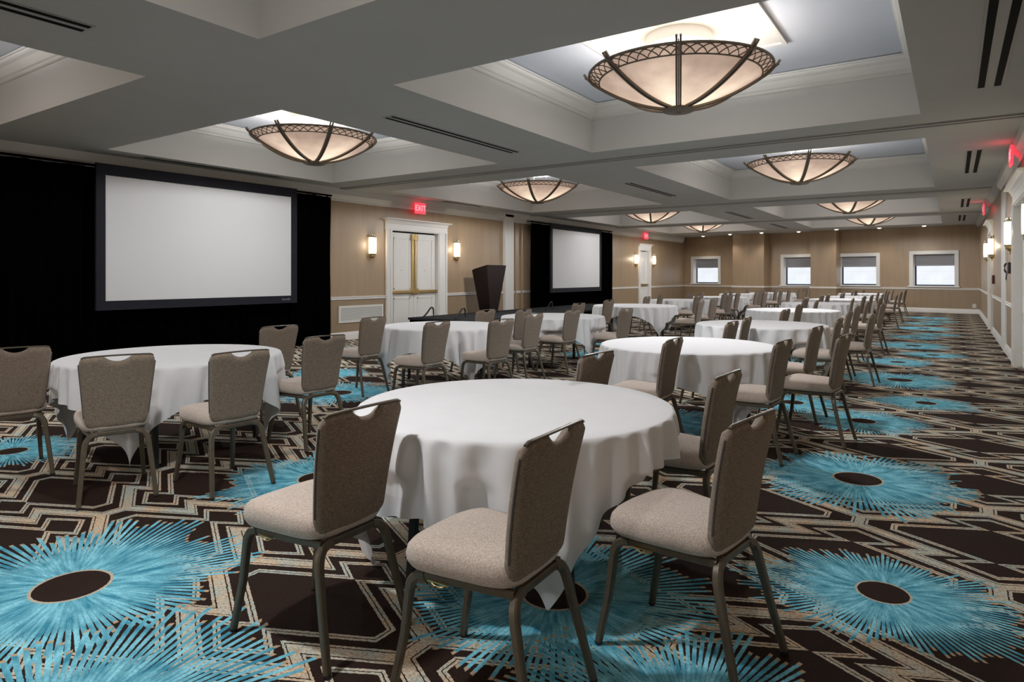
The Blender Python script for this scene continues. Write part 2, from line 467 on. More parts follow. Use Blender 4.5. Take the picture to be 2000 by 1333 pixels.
RAIL0, RAIL1 = .865, .935
def hole_wall(mb, spans, a0, a1, z0, z1, fn, mi_fn):
    """wall of quads along a with rectangular holes; fn(a,z)->xyz"""
    as_ = sorted({a0, a1, *[q for s in spans for q in s[:2]]}); zs = sorted({z0, z1, .9, *[q for s in spans for q in s[2:]]})
    for i in range(len(as_)-1):
        for j in range(len(zs)-1):
            ma, mz = (as_[i]+as_[i+1])/2, (zs[j]+zs[j+1])/2
            if any(s[0] < ma < s[1] and s[2] < mz < s[3] for s in spans): continue
            mb.quad(fn(as_[i], zs[j]), fn(as_[i+1], zs[j]), fn(as_[i+1], zs[j+1]), fn(as_[i], zs[j+1]), mi_fn(mz))
def low(mz): return 1 if mz < .9 else 0

# door openings on the left wall, measured on the wall plane
DO = (at_x(763, 450, XL).y, at_x(856, 450, XL).y); DOZ = at_x(763, 450, XL).z
DC = (at_x(753, 450, XL).y, at_x(871, 450, XL).y); DHZ = at_x(753, 425.5, XL).z
D2C = (at_x(1246.5, 475, XL).y, at_x(1270, 475, XL).y); D2O = (D2C[0]+.17, D2C[1]-.17)
wl = MB(); hole_wall(wl, [(DO[0], DO[1], 0, DOZ), (D2O[0], D2O[1], 0, DOZ)], YF-.2, 32.2, 0, ZC, lambda a, z: (XL, a, z), low)
struct(wl.build('wall_left', [M['wall'], M['wall_low']]), 'tan wall with white chair rail behind the screens')
# right wall: near door and far door
RD1 = (10.35, 12.75); RD2 = (19.35, 21.1)
R1O = (RD1[0]+.17, RD1[1]-.17); R2O = (RD2[0]+.17, RD2[1]-.17)
wr = MB(); hole_wall(wr, [(R1O[0], R1O[1], 0, DOZ), (R2O[0], R2O[1], 0, DOZ)], YF-.2, PR.y, 0, ZC, lambda a, z: (XR, a, z), low)
struct(wr.build('wall_right', [M['wall'], M['wall_low']]), 'tan wall with white doors along the aisle')
wf = MB(); hole_wall(wf, [], XL-.2, XR+.2, 0, ZC, lambda a, z: (a, YF, z), low)
struct(wf.build('wall_front', [M['wall'], M['wall_low']]), 'tan wall behind the viewer')
# back wall in its own frame: s from the right corner, n into the room
BL = (PL-PR).length
def bw(s, z, n=0.0):
    q = PR+BD*s+BN*n; return (q.x, q.y, z)
WIN = [(1350, 1408, 501, 556), (1525, 1596, 497, 560), (1634, 1719, 495, 560), (1776, 1873, 490, 562)]
wins = []
for (u0, u1, v0, v1) in WIN:
    s1, s0 = back_s(u0)[0], back_s(u1)[0]; um = (u0+u1)/2
    wins.append((s0, s1, back_z(um, v1), back_z(um, v0)))
CAS = .13
holes = [(a+CAS, b-CAS, c+.06, d-CAS) for a, b, c, d in wins]
wb = MB(); hole_wall(wb, holes, -.2, BL+.4, 0, ZC, lambda a, z: bw(a, z), low)
struct(wb.build('wall_back', [M['wall'], M['wall_low']]), 'tan far wall with four windows')
for i, (a, b, c, d) in enumerate(wins):
    e = empty('window_%d' % (i+1), bw((a+b)/2, c)); struct(e)
    e['label'] = ['leftmost far window beside the corner with grey roman shade', 'second far window partly behind a tan pillar', 'third far window right of the wider pillar', 'rightmost far window with grey roman shade'][i]
    L = Vector(e.location)
    def loc(s, z, n): q = Vector(bw(s, z, n)); return tuple(q-L)
    cs = MB()
    for (s0, s1, z0, z1) in ((a, a+CAS, c, d), (b-CAS, b, c, d), (a+CAS, b-CAS, d-CAS, d)):
        cs.add([loc(s0, z0, 0), loc(s1, z0, 0), loc(s1, z0, .035), loc(s0, z0, .035), loc(s0, z1, 0), loc(s1, z1, 0), loc(s1, z1, .035), loc(s0, z1, .035)],
               [(0, 3, 2, 1), (4, 5, 6, 7), (0, 1, 5, 4), (1, 2, 6, 5), (2, 3, 7, 6), (3, 0, 4, 7)])
    cs.build('casing', M['trim'], e, bevel=.004)
    sl = MB(); s0, s1, z0, z1 = a-.04, b+.04, c+.01, c+.06
    sl.add([loc(s0, z0, 0), loc(s1, z0, 0), loc(s1, z0, .09), loc(s0, z0, .09), loc(s0, z1, 0), loc(s1, z1, 0), loc(s1, z1, .09), loc(s0, z1, .09)],
           [(0, 3, 2, 1), (4, 5, 6, 7), (0, 1, 5, 4), (1, 2, 6, 5), (2, 3, 7, 6), (3, 0, 4, 7)])
    sl.build('sill', M['trim'], e, bevel=.004)
    h0, h1, hz0, hz1 = holes[i]; DEP = -.32
    rv = MB()
    for (p, q) in (((h0, hz0), (h1, hz0)), ((h1, hz0), (h1, hz1)), ((h1, hz1), (h0, hz1)), ((h0, hz1), (h0, hz0))):
        rv.quad(loc(p[0], p[1], 0), loc(q[0], q[1], 0), loc(q[0], q[1], DEP), loc(p[0], p[1], DEP))
    rv.build('reveal', M['trim'], e)
    fr = MB(); fw = .045
    def lbox(mb, s0, s1, z0, z1, n0, n1):
        mb.add([loc(s0, z0, n0), loc(s1, z0, n0), loc(s1, z0, n1), loc(s0, z0, n1), loc(s0, z1, n0), loc(s1, z1, n0), loc(s1, z1, n1), loc(s0, z1, n1)],
               [(0, 3, 2, 1), (4, 5, 6, 7), (0, 1, 5, 4), (1, 2, 6, 5), (2, 3, 7, 6), (3, 0, 4, 7)])
    for q in ((h0, h0+fw, hz0, hz1), (h1-fw, h1, hz0, hz1), (h0+fw, h1-fw, hz0, hz0+fw), (h0+fw, h1-fw, hz1-fw, hz1)): lbox(fr, *q, DEP, DEP+.05)
    fr.build('frame', M['blade'], e)
    pn = MB(); pn.quad(loc(h0+fw, hz0+fw, DEP+.015), loc(h1-fw, hz0+fw, DEP+.015), loc(h1-fw, hz1-fw, DEP+.015), loc(h0+fw, hz1-fw, DEP+.015))
    pn.build('pane', M['pane'], e)
    bo = MB(); lbox(bo, h0-.02, h1+.02, hz0-.02, hz1+.02, DEP-.03, DEP-.01); bo.build('outer_sash', M['blade'], e)
    sh = MB(); hh = (hz1-hz0)*.36
    def shfn(uu, vv, h0=h0, h1=h1, hz1=hz1, hh=hh):
        n = DEP+.09+.018*math.sin(vv*PI*6)**2+.012*vv
        return loc(h0+.01+(h1-h0-.02)*uu, hz1-.005-hh*vv, n)
    sh.grid(4, 36, shfn); sh.build('roman_shade', M['shade'], e, smooth=True)

PILL = []
# pillars on the back wall
for i, (uf0, uf1, us, lab) in enumerate(((1431, 1492, 1504, 'tan pillar left of the second far window'), (1583, 1633, 1642, 'tan pillar between the two middle far windows'))):
    off = .2
    sw = back_s(us)[0]                        # right side meets the wall here
    for _ in range(40):                       # the depth that puts the front corner where it stands
        sf = back_s(uf1, off)[0]; off += (sf-sw)*.5 if abs(sf-sw) < 3 else 0
        off = min(max(off, .1), 1.2)
    sl_ = back_s(uf0, off)[0]
    mb = MB()
    for (z0, z1, mi) in ((0, .9, 1), (.9, ZC, 0)):
        A_, B_, C_, D_ = bw(sw, 0, 0), bw(sw, 0, off), bw(sl_, 0, off), bw(sl_, 0, 0)
        for p, q in ((A_, B_), (B_, C_), (C_, D_)):
            mb.quad((p[0], p[1], z0), (q[0], q[1], z0), (q[0], q[1], z1), (p[0], p[1], z1), mi)
    PILL.append((sw, sl_, off))
    struct(mb.build('pillar_%d' % (i+1), [M['wall'], M['wall_low']]), lab)
    tr = MB()
    for (z0, z1, t) in ((RAIL0, RAIL1, .03), (0, .17, .025)):
        lb = [bw(sw-t, 0, 0), bw(sw-t, 0, off+t), bw(sl_+t, 0, off+t), bw(sl_+t, 0, 0)]
        li = [bw(sw, 0, 0), bw(sw, 0, off), bw(sl_, 0, off), bw(sl_, 0, 0)]
        for j in range(3):
            p, q, pi_, qi = lb[j], lb[j+1], li[j], li[j+1]
            tr.quad((p[0], p[1], z0), (q[0], q[1], z0), (q[0], q[1], z1), (p[0], p[1], z1))
            tr.quad((p[0], p[1], z1), (q[0], q[1], z1), (qi[0], qi[1], z1), (pi_[0], pi_[1], z1))
            tr.quad((p[0], p[1], z0), (q[0], q[1], z0), (qi[0], qi[1], z0), (pi_[0], pi_[1], z0))
    struct(tr.build(trim_name(), M['trim']), 'white rail and baseboard wrapping the ' + lab[4:].split(' left')[0].split(' between')[0] + (' nearer the left corner' if i == 0 else ' nearer the right corner'))

# rails, baseboards, crowns
RAILP = [(0, RAIL0), (.022, RAIL0+.004), (.026, RAIL0+.02), (.018, RAIL0+.03), (.03, RAIL0+.045), (.034, RAIL1-.008), (.03, RAIL1), (0, RAIL1)]
BASEP = [(0, 0), (.024, 0), (.024, .125), (.016, .145), (.012, .165), (0, .17)]
def strip(name, segs, prof, fn, label, m=None):
    mb = MB()
    for a0, a1 in segs: mb.prism(prof, lambda p, q, t: fn(t, q, p), a0, a1)
    return struct(mb.build(name, m or M['trim'], smooth=True, angle=30), label)
fL = lambda a, z, n: (XL+n, a, z); fR = lambda a, z, n: (XR-n, a, z); fB = lambda a, z, n: bw(a, z, n)
PK = (at_x(987.6, 570, XL+.1).y, at_x(1003.7, 570, XL+.1).y)      # white partition pocket, left wall
RPK = (14.6, 15.7)
segL = [(YF, DC[0]), (DC[1], PK[0]), (PK[1], D2C[0]), (D2C[1], PL.y-.05)]
segR = [(YF, RD1[0]), (RD1[1], RPK[0]), (RPK[1], RD2[0]), (RD2[1], PR.y)]
strip('baseboard_left', segL, BASEP, fL, 'white baseboard along the screen wall')
strip('baseboard_right', segR, BASEP, fR, 'white baseboard along the aisle wall')
strip('baseboard_back', [(0, BL)], BASEP, fB, 'white baseboard under the far windows')
strip(trim_name(), segL, RAILP, fL, 'white chair rail along the screen wall')
strip(trim_name(), segR, RAILP, fR, 'white chair rail along the aisle wall')
strip(trim_name(), [(0, BL)], RAILP, fB, 'white chair rail under the far windows')
CR = [(0, 2.985), (.02, 2.985), (.03, 3.0), (.03, 3.03), (.055, 3.06), (.085, 3.10), (.10, 3.12), (.10, ZC), (0, ZC)]
strip(trim_name(), [(YF, PL.y-.3)], CR, fL, 'white crown moulding above the screen wall', M['coffer'])
strip(trim_name(), [(YF, RPK[1])], CR, fR, 'white crown moulding above the aisle doors', M['trim'])
CR2 = [(0, ZC-.12), (.03, ZC-.12), (.12, ZC-.02), (.12, ZC), (0, ZC)]
strip(trim_name(), [(RPK[1], PR.y)], CR2, fR, 'grey cove moulding at the far end of the aisle wall', M['soffit'])
# partition pockets (white panels that close the wall tracks)
for lab, (p0, p1), f_ in (('tall white partition pocket panel beside the second screen drape', PK, fL), ('tall white partition pocket panel on the aisle wall', RPK, fR)):
    mb = MB(); mb.prism([(p0, 0), (p1, 0), (p1, ZC-.06), (p0, ZC-.06)], lambda p, q, t: f_(p, q, t), 0, .10 if f_ is fL else .03)
    struct(mb.build(trim_name(), M['trim'], bevel=.006), lab)
mb = MB()
for y0 in (PK[1]+.16, PK[1]+.50):
    mb.box((XL, y0, .0), (XL+.05, y0+.045, 2.98))
struct(mb.build(trim_name(), M['wall']), 'slim tan battens beside the partition pocket')
# partition tracks across the ceiling
for i, ty in enumerate((5.13*U, 9.18*U, 12.5*U)):
    mb = MB()
    for a, b in ((-.10, -.028), (.028, .10)): mb.box((XL+.1, ty+a, ZC-.022), (XR-.05, ty+b, ZC-.0005))
    mb.box((XL+.1, ty-.028, ZC-.006), (XR-.05, ty+.028, ZC-.0005), 1)
    struct(mb.build(trim_name(), [M['slotmetal'], M['darkslot']]), '%s partition track crossing the ceiling between the coffers' % ORD[i])

# ------------------------------------------------------------------ doors
def door(name, label, f_, c0, c1, o0, o1, double, panel_n=-.07, bar=True, header=True):
    e = empty(name, f_((c0+c1)/2, 0, 0)); struct(e, label); L = Vector(e.location)
    T = lambda a, z, n: tuple(Vector(f_(a, z, n))-L)
    def bx(mb, a0, a1, z0, z1, n0, n1):
        mb.add([T(a0, z0, n0), T(a1, z0, n0), T(a1, z0, n1), T(a0, z0, n1), T(a0, z1, n0), T(a1, z1, n0), T(a1, z1, n1), T(a0, z1, n1)],
               [(0, 3, 2, 1), (4, 5, 6, 7), (0, 1, 5, 4), (1, 2, 6, 5), (2, 3, 7, 6), (3, 0, 4, 7)])
    cs = MB()
    for a0, a1, s in ((c0, o0, 1), (o1, c1, -1)):
        bx(cs, a0, a1, 0, DOZ+.02, 0, .03)
        bx(cs, (a0 if s > 0 else a1-.05), (a0+.05 if s > 0 else a1), 0, DOZ+.02, .03, .05)
        bx(cs, (a1-.035 if s > 0 else a0), (a1 if s > 0 else a0+.035), 0, DOZ+.02, .03, .042)
        bx(cs, (a1-.001 if s > 0 else a0-.03), (a1+.03 if s > 0 else a0+.001), 0, DOZ, -.12, .03)
    bx(cs, o0, o1, DOZ, DOZ+.02, -.12, .03)
    cs.build('casing', M['trim'], e, merge=False)
    hd = MB(); hz = DHZ
    prof = [(0, DOZ+.02), (.045, DOZ+.02), (.045, DOZ+.05), (.035, DOZ+.055), (.035, hz-.12), (.05, hz-.11), (.06, hz-.075), (.085, hz-.04), (.11, hz-.03), (.11, hz-.012), (.125, hz-.01), (.125, hz), (0, hz)]
    hd.prism(prof, lambda p, q, t: T(t, q, p), c0-.02, c1+.02)
    bx(hd, c0-.10, c1+.10, hz-.028, hz, 0, .14)
    hd.build('header', M['trim'], e, merge=False)
    bkp = MB(); bx(bkp, o0-.05, o1+.05, 0, DOZ+.05, panel_n-.12, panel_n-.10); bkp.build('dark_backing', M['darkslot'], e)  # dark sheet added behind the leaves: blocks stray outside light, darkens the gap
    leaves = [(o0+.03, (o0+o1)/2-.004), ((o0+o1)/2+.004, o1-.03)] if double else [(o0+.03, o1-.03)]
    for li, (a0, a1) in enumerate(leaves):
        lf = MB(); top = DOZ-.035
        bx(lf, a0, a1, .01, top, panel_n-.045, panel_n)
        for z0, z1 in ((.22, .86), (1.06, top-.12)):           # raised panel frames
            m_ = .13
            for q in ((a0+m_, a1-m_, z0, z0+.03), (a0+m_, a1-m_, z1-.03, z1), (a0+m_, a0+m_+.03, z0, z1), (a1-m_-.03, a1-m_, z0, z1)): bx(lf, *q, panel_n, panel_n+.010)
        l = lf.build('leaf', M['door'], e, merge=False)
        if bar:
            pb = MB(); bz = 1.0
            bx(pb, a0+.03, a1-.01, bz-.035, bz+.035, panel_n+.03, panel_n+.075)
            ia = a1-.09 if li == 0 and double else a0
            bx(pb, ia, ia+.09, bz-.06, bz+.07, panel_n, panel_n+.09)
            pb.build('panic_bar', M['brass'], l, bevel=.008)
            if double:
                rod = MB(); ra = (a1-.045) if li == 0 else (a0+.045)
                bx(rod, ra-.028, ra+.028, bz+.06, top-.10, panel_n, panel_n+.035)
                bx(rod, ra-.045, ra+.045, top-.16, top-.01, panel_n, panel_n+.06)
                rod.build('latch_rod', M['brass'], l, bevel=.006)
            vw = MB(); q = Vector(T((a0+a1)/2, 1.52, panel_n+.004)); vw.lathe([(0, -.004), (.02, -.004), (.02, .004), (0, .004)], 12, q, tf=None)
            vw.build('door_viewer', M['brass'], l)
        if not double:
            kn = MB(); q = Vector(T(a0+.07, 1.0, panel_n+.05)); kn.lathe([(0, -.03), (.022, -.022), (.03, 0), (.022, .022), (0, .03)], 12, q)
            kn.build('door_handle', M['brass'], l, smooth=True)
    return e
door('door_1', 'white double door with brass panic bars between two sconces', fL, *DC, *DO, True)
door('door_2', 'narrow white door at the far end of the screen wall', fL, *D2C, *D2O, False)
door('door_3', 'near white door with moulded header at the right edge', fR, *RD1, *R1O, True, bar=False)
door('door_4', 'far white door on the aisle wall', fR, *RD2, *R2O, False)

# ------------------------------------------------------------------ bowl pendants
def make_pendant():
    root = empty('pendant_lamp')
    RB, D = .935, .36
    zb = .03
    prof = lambda r: zb+D*(r/RB)**1.9
    bw_ = MB(); bw_.lathe([(RB*i/22, prof(RB*i/22)) for i in range(0, 23)], 72)
    bowl = bw_.build('glass_bowl', M['bowl'], root, smooth=True, angle=80)
    rim = MB()
    for r, w in ((RB+.006, .016), (RB-.10, .011)):
        rim.tube([(r*math.cos(a), r*math.sin(a), prof(r)+.004) for a in [2*PI*i/80 for i in range(80)]], w, w*.9, 8, closed=True)
    rim.build('rim', M['bronze'], root, smooth=True)
    lat = MB(); NL = 48
    for k in range(NL):
        for sgn in (1, -1):
            pts = []
            for i in range(9):
                t = i/8; r = RB-.10+.10*math.sin(t*PI*.5)
                a = 2*PI*(k/NL)+sgn*(t**1.35)*2*PI*1.55/NL
                pts.append(((r+.008)*math.cos(a), (r+.008)*math.sin(a), prof(r)))
            lat.tube(pts, .0062, .006, 4)
    lat.build('lattice_band', M['bronze'], root)
    for k in range(8):
        a = 2*PI*(k+.438)/8; ca, sa = math.cos(a), math.sin(a)
        rb = MB()
        for off in (-.019, .019):
            pts = []
            for i in range(20):
                r = .10+(RB+.045-.10)*i/19
                rr = r+.025; z = prof(r)-.012
                if i > 17: z += .02*(i-17)
                pts.append((rr*ca-off*sa, rr*sa+off*ca, z))
            rb.tube(pts, .011, .014, 6, p=4)
        mid = [((.11+(RB-.07)*i/15+.025)*ca, (.11+(RB-.07)*i/15+.025)*sa, prof(.11+(RB-.07)*i/15)-.006) for i in range(16)]
        rb.tube(mid, .010, .006, 4)
        rb.build('rib', M['bronze'], root, smooth=True)
    hub = MB(); hub.lathe([(0, -.035), (.02, -.033), (.03, -.02), (.145, -.016), (.168, -.006), (.17, .012), (.12, .03), (0, .034)], 36)
    hub.build('hub', M['bronze'], root, smooth=True)
    top = ZT-.013-LZ
    cp = MB(); cp.lathe([(.0, top-.13), (.33, top-.13), (.345, top-.12), (.345, top), (0, top)], 48)
    cp.build('canopy', M['trim'], root, smooth=True)
    for k in range(3):
        a = 2*PI*k/3+.4
        rd = MB(); rd.tube([(.22*math.cos(a), .22*math.sin(a), top-.12), (.22*math.cos(a), .22*math.sin(a), .10)], .011, .011, 8)
        rd.build('rod', M['chrome'], root, smooth=True)
    return root
LZ = HC+.927*U+.03
UP_E, DN_E = 55, 166
pend0 = make_pendant(); register(pend0)
first = True
for row in 'LR':
    for k in range(6):
        x0, x1 = CX[row]; y0, y1 = CYs[k]
        pass
        o = pend0 if first else copy_tree(pend0); first = False
        o.location = ((x0+x1)/2, (y0+y1)/2, LZ); o.rotation_euler = (0, 0, 0)
        side = 'left' if row == 'L' else 'right'
        lab = {('R', 1): 'largest bowl pendant with bronze ribs in the near right coffer', ('L', 1): 'bowl pendant in the coffer in front of the large left screen',
               ('R', 2): 'bowl pendant in the second right coffer beyond the nearest track', ('L', 2): 'bowl pendant in the second left coffer near the double door',
               ('R', 3): 'bowl pendant in the third right coffer above the aisle side', ('L', 3): 'bowl pendant in the third left coffer near the second screen',
               ('R', 4): 'farthest bowl pendant of the right row near the downlights', ('L', 4): 'farthest bowl pendant of the left row near the far corner',
               ('R', 0): 'bowl pendant in the right coffer above the viewer', ('L', 0): 'bowl pendant in the left coffer beside the viewer',  # overhead pair is out of view, added as light sources
               ('R', 5): 'bowl pendant in the right coffer behind the viewer', ('L', 5): 'bowl pendant in the left coffer behind the viewer'}[(row, k)]  # rear pair is unseen, added as fill for surfaces facing the viewer
        tag(o, lab, 'ceiling lamp', 'bowl pendant lamps in the coffers')
        light('pendant_uplight', 'POINT', (0, 0, .24), UP_E, (.97, .985, 1), o, shadow_soft_size=.12)
        light('pendant_downlight', 'SPOT', (0, 0, -.06), DN_E, (.985, .99, 1), o, spot_size=math.radians(178), spot_blend=.15, shadow_soft_size=.08)

# ------------------------------------------------------------------ sconces
def make_sconce():
    """wall bracket facing local +x, origin on the wall at its centre"""
    root = empty('wall_sconce')
    bp = MB(); bp.box((0, -.05, -.27), (.018, .05, .27)); bp.build('backplate', M['brass'], root, bevel=.006)
    g = MB(); n = 12
    for i in range(n):
        a = -PI/2*1.05+PI*1.05*i/(n-1)
        c = (.035+.07*math.cos(a), .085*math.sin(a))
        g.lathe([(.0135, -.17), (.0135, .19)], 8, (c[0], c[1], 0), cap=(True, True))
    g.build('glass_shade', M['sglass'], root, smooth=True)
    for z in (-.185, .205):
        r = MB(); r.lathe([(.0, z-.014), (.086, z-.014), (.092, z), (.086, z+.014), (0, z+.014)], 20, (.03, 0, 0), a0=-PI/2, a1=PI/2)
        r.build('band', M['nickel'], root, smooth=True)
    tp = MB()
    for i in range(5):
        a = -PI/2+PI*i/4; c = (.03+.055*math.cos(a), .065*math.sin(a))
        tp.lathe([(0, .21), (.016, .218), (.02, .24), (.014, .262), (0, .268)], 10, (*c, 0))
    tp.build('crystal_top', M['nickel'], root, smooth=True)
    fn = MB(); fn.lathe([(0, -.33), (.012, -.322), (.016, -.30), (.01, -.285), (.03, -.26), (.06, -.235), (.062, -.2), (0, -.2)], 14, (.045, 0, 0))
    fn.build('finial', M['brass'], root, smooth=True)
    return root
sc0 = make_sconce(); register(sc0)
def sc_left(u, v): q = at_x(u, v, XL); return (q.x, q.y, 2.06)
spots = [((*sc_left(725, 481)[:2], 2.06), 0, 'brass and glass sconce on the left side of the double door'),
         ((*sc_left(890, 489)[:2], 2.06), 0, 'brass and glass sconce on the right side of the double door'),
         ((*sc_left(1240.5, 507)[:2], 2.06), 0, 'glass sconce left of the narrow far door'),
         ((*sc_left(1275.5, 507)[:2], 2.06), 0, 'glass sconce right of the narrow far door'),
         ((XR, RD1[1]+.38, 2.06), PI, 'glowing sconce on the aisle wall beside the near moulded door'),
         ((XR, 9.93, 2.06), PI, 'glowing sconce cut off by the right edge of the photo'),
         ((XR, RD2[0]-.45, 2.06), PI, 'glowing sconce just this side of the far aisle door'),
         ((XR, RD2[1]+.5, 2.06), PI, 'glowing sconce beyond the far aisle door')]
for i, (p, rz, lab) in enumerate(spots):
    o = sc0 if i == 0 else copy_tree(sc0)
    o.location = p; o.rotation_euler = (0, 0, rz); tag(o, lab, 'wall lamp', 'wall sconces beside the doors')
    light('sconce_bulb', 'POINT', (.17, 0, .02), 5, (1, .84, .62), o, shadow_soft_size=.05)

# ------------------------------------------------------------------ drapes and screens
def drape(name, y0, y1, z0, z1, x, label, amp=.035, wl_=.17, seed=0):
    rnd = random.Random(seed); ph = [rnd.uniform(0, 6.28) for _ in range(4)]
    nu = max(24, int((y1-y0)/.022)); mb = MB()
    def fn(uu, vv):
        y = y0+(y1-y0)*uu; w = .55+.45*(1-vv)
        w_ = math.sin(2*PI*y/wl_+ph[0]+.8*math.sin(y*2.3+ph[1]))*amp*w+math.sin(y*5.1+ph[2])*amp*.3
        sag = .012*math.sin(PI*((y/ .62) % 1.0)) if vv == 1 else 0
        return (x+w_, y+.01*math.sin(vv*7+y*9), z0+(z1-z0)*vv-sag)
    mb.grid(nu, 10, fn)
    o = mb.build('body' if False else name, M['black'], smooth=True, angle=180)
    so = o.modifiers.new('thickness', 'SOLIDIFY'); so.thickness = .006
    return tag(o, label, 'curtain', 'black pipe-and-drape curtains')
ZD = 3.03
DX = XL+.20
yA, yB, yC = at_x(-60, 300, DX).y, at_x(208, 330, DX).y, at_x(566, 380, DX).y
yD = at_x(647, 380, DX).y
drape('drape_curtain', yA-1.2, yB, .015, ZD, DX, 'black drape left of the large projection screen', seed=1)
drape('drape_curtain', yB-.18, yC+.18, .015, ZD-.05, DX-.10, 'black drape hanging behind and below the large projection screen', amp=.03, seed=2)
drape('drape_curtain', yC+.01, yD, .015, ZD, DX, 'black drape right of the large screen beside the wall grille', seed=3)
y2 = [at_x(u, 445, DX).y for u in (1037.5, 1080, 1171, 1196)]
drape('drape_curtain', y2[0], y2[1], .015, ZD-.02, DX, 'black drape left of the second screen beside the pocket panel', seed=4)
drape('drape_curtain', y2[1]-.15, y2[2]+.15, .015, ZD-.05, DX-.10, 'black drape hanging behind and below the second screen', amp=.03, seed=5)
drape('drape_curtain', y2[2]+.01, y2[3], .015, ZD-.02, DX, 'black drape right of the second screen', seed=6)
# the rods that carry them
for y0, y1, lab in ((yA-1.2, yD, 'slim black rod carrying the drapes around the large screen'), (y2[0], y2[3], 'slim black rod carrying the drapes around the second screen')):
    mb = MB(); mb.tube([(DX-.012, y0-.02, ZD+.024), (DX-.012, y1+.02, ZD+.024)], .018, .018, 10)
    for y in (y0, y1): mb.tube([(DX-.012, y, ZD+.024), (XL, y, ZD+.024)], .012, .012, 8)
    tag(mb.build('curtain_rod', M['black'], smooth=True), lab, 'curtain rod')

def screen(u0, u1, v0, v1, label, mark):
    X = XL+.36
    A, B = at_x(u0, v0, X), at_x(u1, v0, X); y0, y1 = A.y, B.y; z1 = A.z; z0 = at_x(u0, v1, X).z
    root = empty('projection_screen', (X, (y0+y1)/2, z0)); L = Vector(root.location)
    def bx(mb, a0, a1, c0, c1, n0, n1): mb.box((n0, a0-L.y, c0-L.z), (n1, a1-L.y, c1-L.z))
    s = MB(); bx(s, y0, y1, z0, z1, -.012, 0.0); tag_s = s.build('screen_surface', M['screen'], root)
    f = MB(); w = .13; tp = .17; bt = .14
    for q in ((y0-w, y0, z0-bt, z1+tp), (y1, y1+w, z0-bt, z1+tp), (y0, y1, z0-bt, z0), (y0, y1, z1, z1+tp)): bx(f, *q, -.03, .012)
    fr = f.build('frame', M['screenframe'], root, merge=False)
    hk = MB()
    for y in (y0+.3, y1-.3): hk.tube([(-.01, y-L.y, z1+tp-L.z), (-.10, y-L.y, ZD+.02-L.z), (-.150, y-L.y, ZD+.022-L.z)], .010, .010, 6)
    hk.build('hanger', M['black'], root)
    if mark:
        text_mesh('frame_lettering', mark, .05, M['mark'], fr, (.0125, y1-.03-L.y, z0-.07-L.z), (PI/2, 0, PI/2), 'RIGHT')
    return tag(root, label, 'projection screen', 'white projection screens in black frames')
screen(205.5, 568.5, 342, 588.5, 'large white projection screen in black frame at the left', 'DA-LITE')
screen(1079, 1171, 447, 563.5, 'farther white projection screen beyond the lectern', None)

# ------------------------------------------------------------------ wall grille, exit signs, outlets
def grille():
    q0, q1 = at_x(661, 632, XL), at_x(747, 600, XL)
    y0, y1, z0, z1 = q0.y, q1.y, .37, .735
    root = empty('wall_grille', (XL, (y0+y1)/2, z0))
    f = MB(); w = .04; ym = (y1-y0)/2; h = z1-z0
    for q in ((-ym, -ym+w, 0, h), (ym-w, ym, 0, h), (-ym+w, ym-w, 0, w), (-ym+w, ym-w, h-w, h)): f.box((0, q[0], q[2]), (.025, q[1], q[3]))
    f.build('frame', M['trim'], root, merge=False, bevel=0)
    b = MB(); b.box((.001, -ym+w, w), (.003, ym-w, h-w)); b.build('backing', M['darkslot'], root)
    l = MB()
    n = 11
    for i in range(n):
        z = w+(h-2*w)*(i+.5)/n
        l.add([(.004, -ym+w, z+.008), (.004, ym-w, z+.008), (.022, ym-w, z-.008), (.022, -ym+w, z-.008), (.004, -ym+w, z+.012), (.004, ym-w, z+.012), (.022, ym-w, z-.004), (.022, -ym+w, z-.004)],
              [(0, 3, 2, 1), (4, 5, 6, 7), (0, 1, 5, 4), (1, 2, 6, 5), (2, 3, 7, 6), (3, 0, 4, 7)])
    l.build('louvers', M['trim'], root, merge=False)
    tag(root, 'white louvered air grille low on the wall left of the double door', 'air grille')
grille()

def exit_sign(loc, rz, label, both=False):
    root = empty('exit_sign', loc, rz)
    b = MB(); b.box((-.016, -.185, -.13), (.016, .185, .13)); b.build('housing', M['exitred'], root, bevel=.006)
    for s in ((1,) if not both else (1, -1)):
        text_mesh('lettering', 'EXIT', .19, M['exitface'], root, (.0165*s, 0, 0), (PI/2, 0, PI/2*s))
    st = MB(); st.tube([(0, 0, .13), (0, 0, ZC-loc[2]-.002)], .012, .012, 8)
    st.build('stem', M['trim'], root, smooth=True)
    light('exit_glow', 'POINT', (.10, 0, -.02), .8, (1, .08, .1), root, shadow_soft_size=.06)
    return tag(root, label, 'exit sign', 'red exit signs')
ex1 = at_x(820.5, 407.5, XL+.16); ex2 = at_x(1262, 461.5, XL+.16)
exit_sign((ex1.x, ex1.y, ex1.z), 0, 'red exit sign above the white double door')
exit_sign((ex2.x, ex2.y, ex2.z), 0, 'small red exit sign above the narrow far door')
exit_sign((XR-.13, 11.4, 3.05), PI, 'red exit sign seen edge-on above the near aisle door')
exit_sign((XR-.16, 20.2, 3.05), PI, 'red exit sign seen edge-on above the far aisle door')

ou = MB(); s_, d_ = back_s(1903); z_ = back_z(1903, 598)
oroot = empty('wall_outlet', bw(s_, z_)); ang = math.atan2(BN.y, BN.x); oroot.rotation_euler = (0, 0, ang)
ou.box((0, -.06, -.075), (.008, .06, .075)); ou.build('plate', M['plastic'], oroot, bevel=.003)
for z in (-.03, .03):
    k = MB(); k.box((.008, -.02, z-.02), (.011, .02, z+.02)); k.build('socket', M['trim'], oroot)
tag(oroot, 'ivory wall outlet low on the far wall near the right corner', 'outlet')
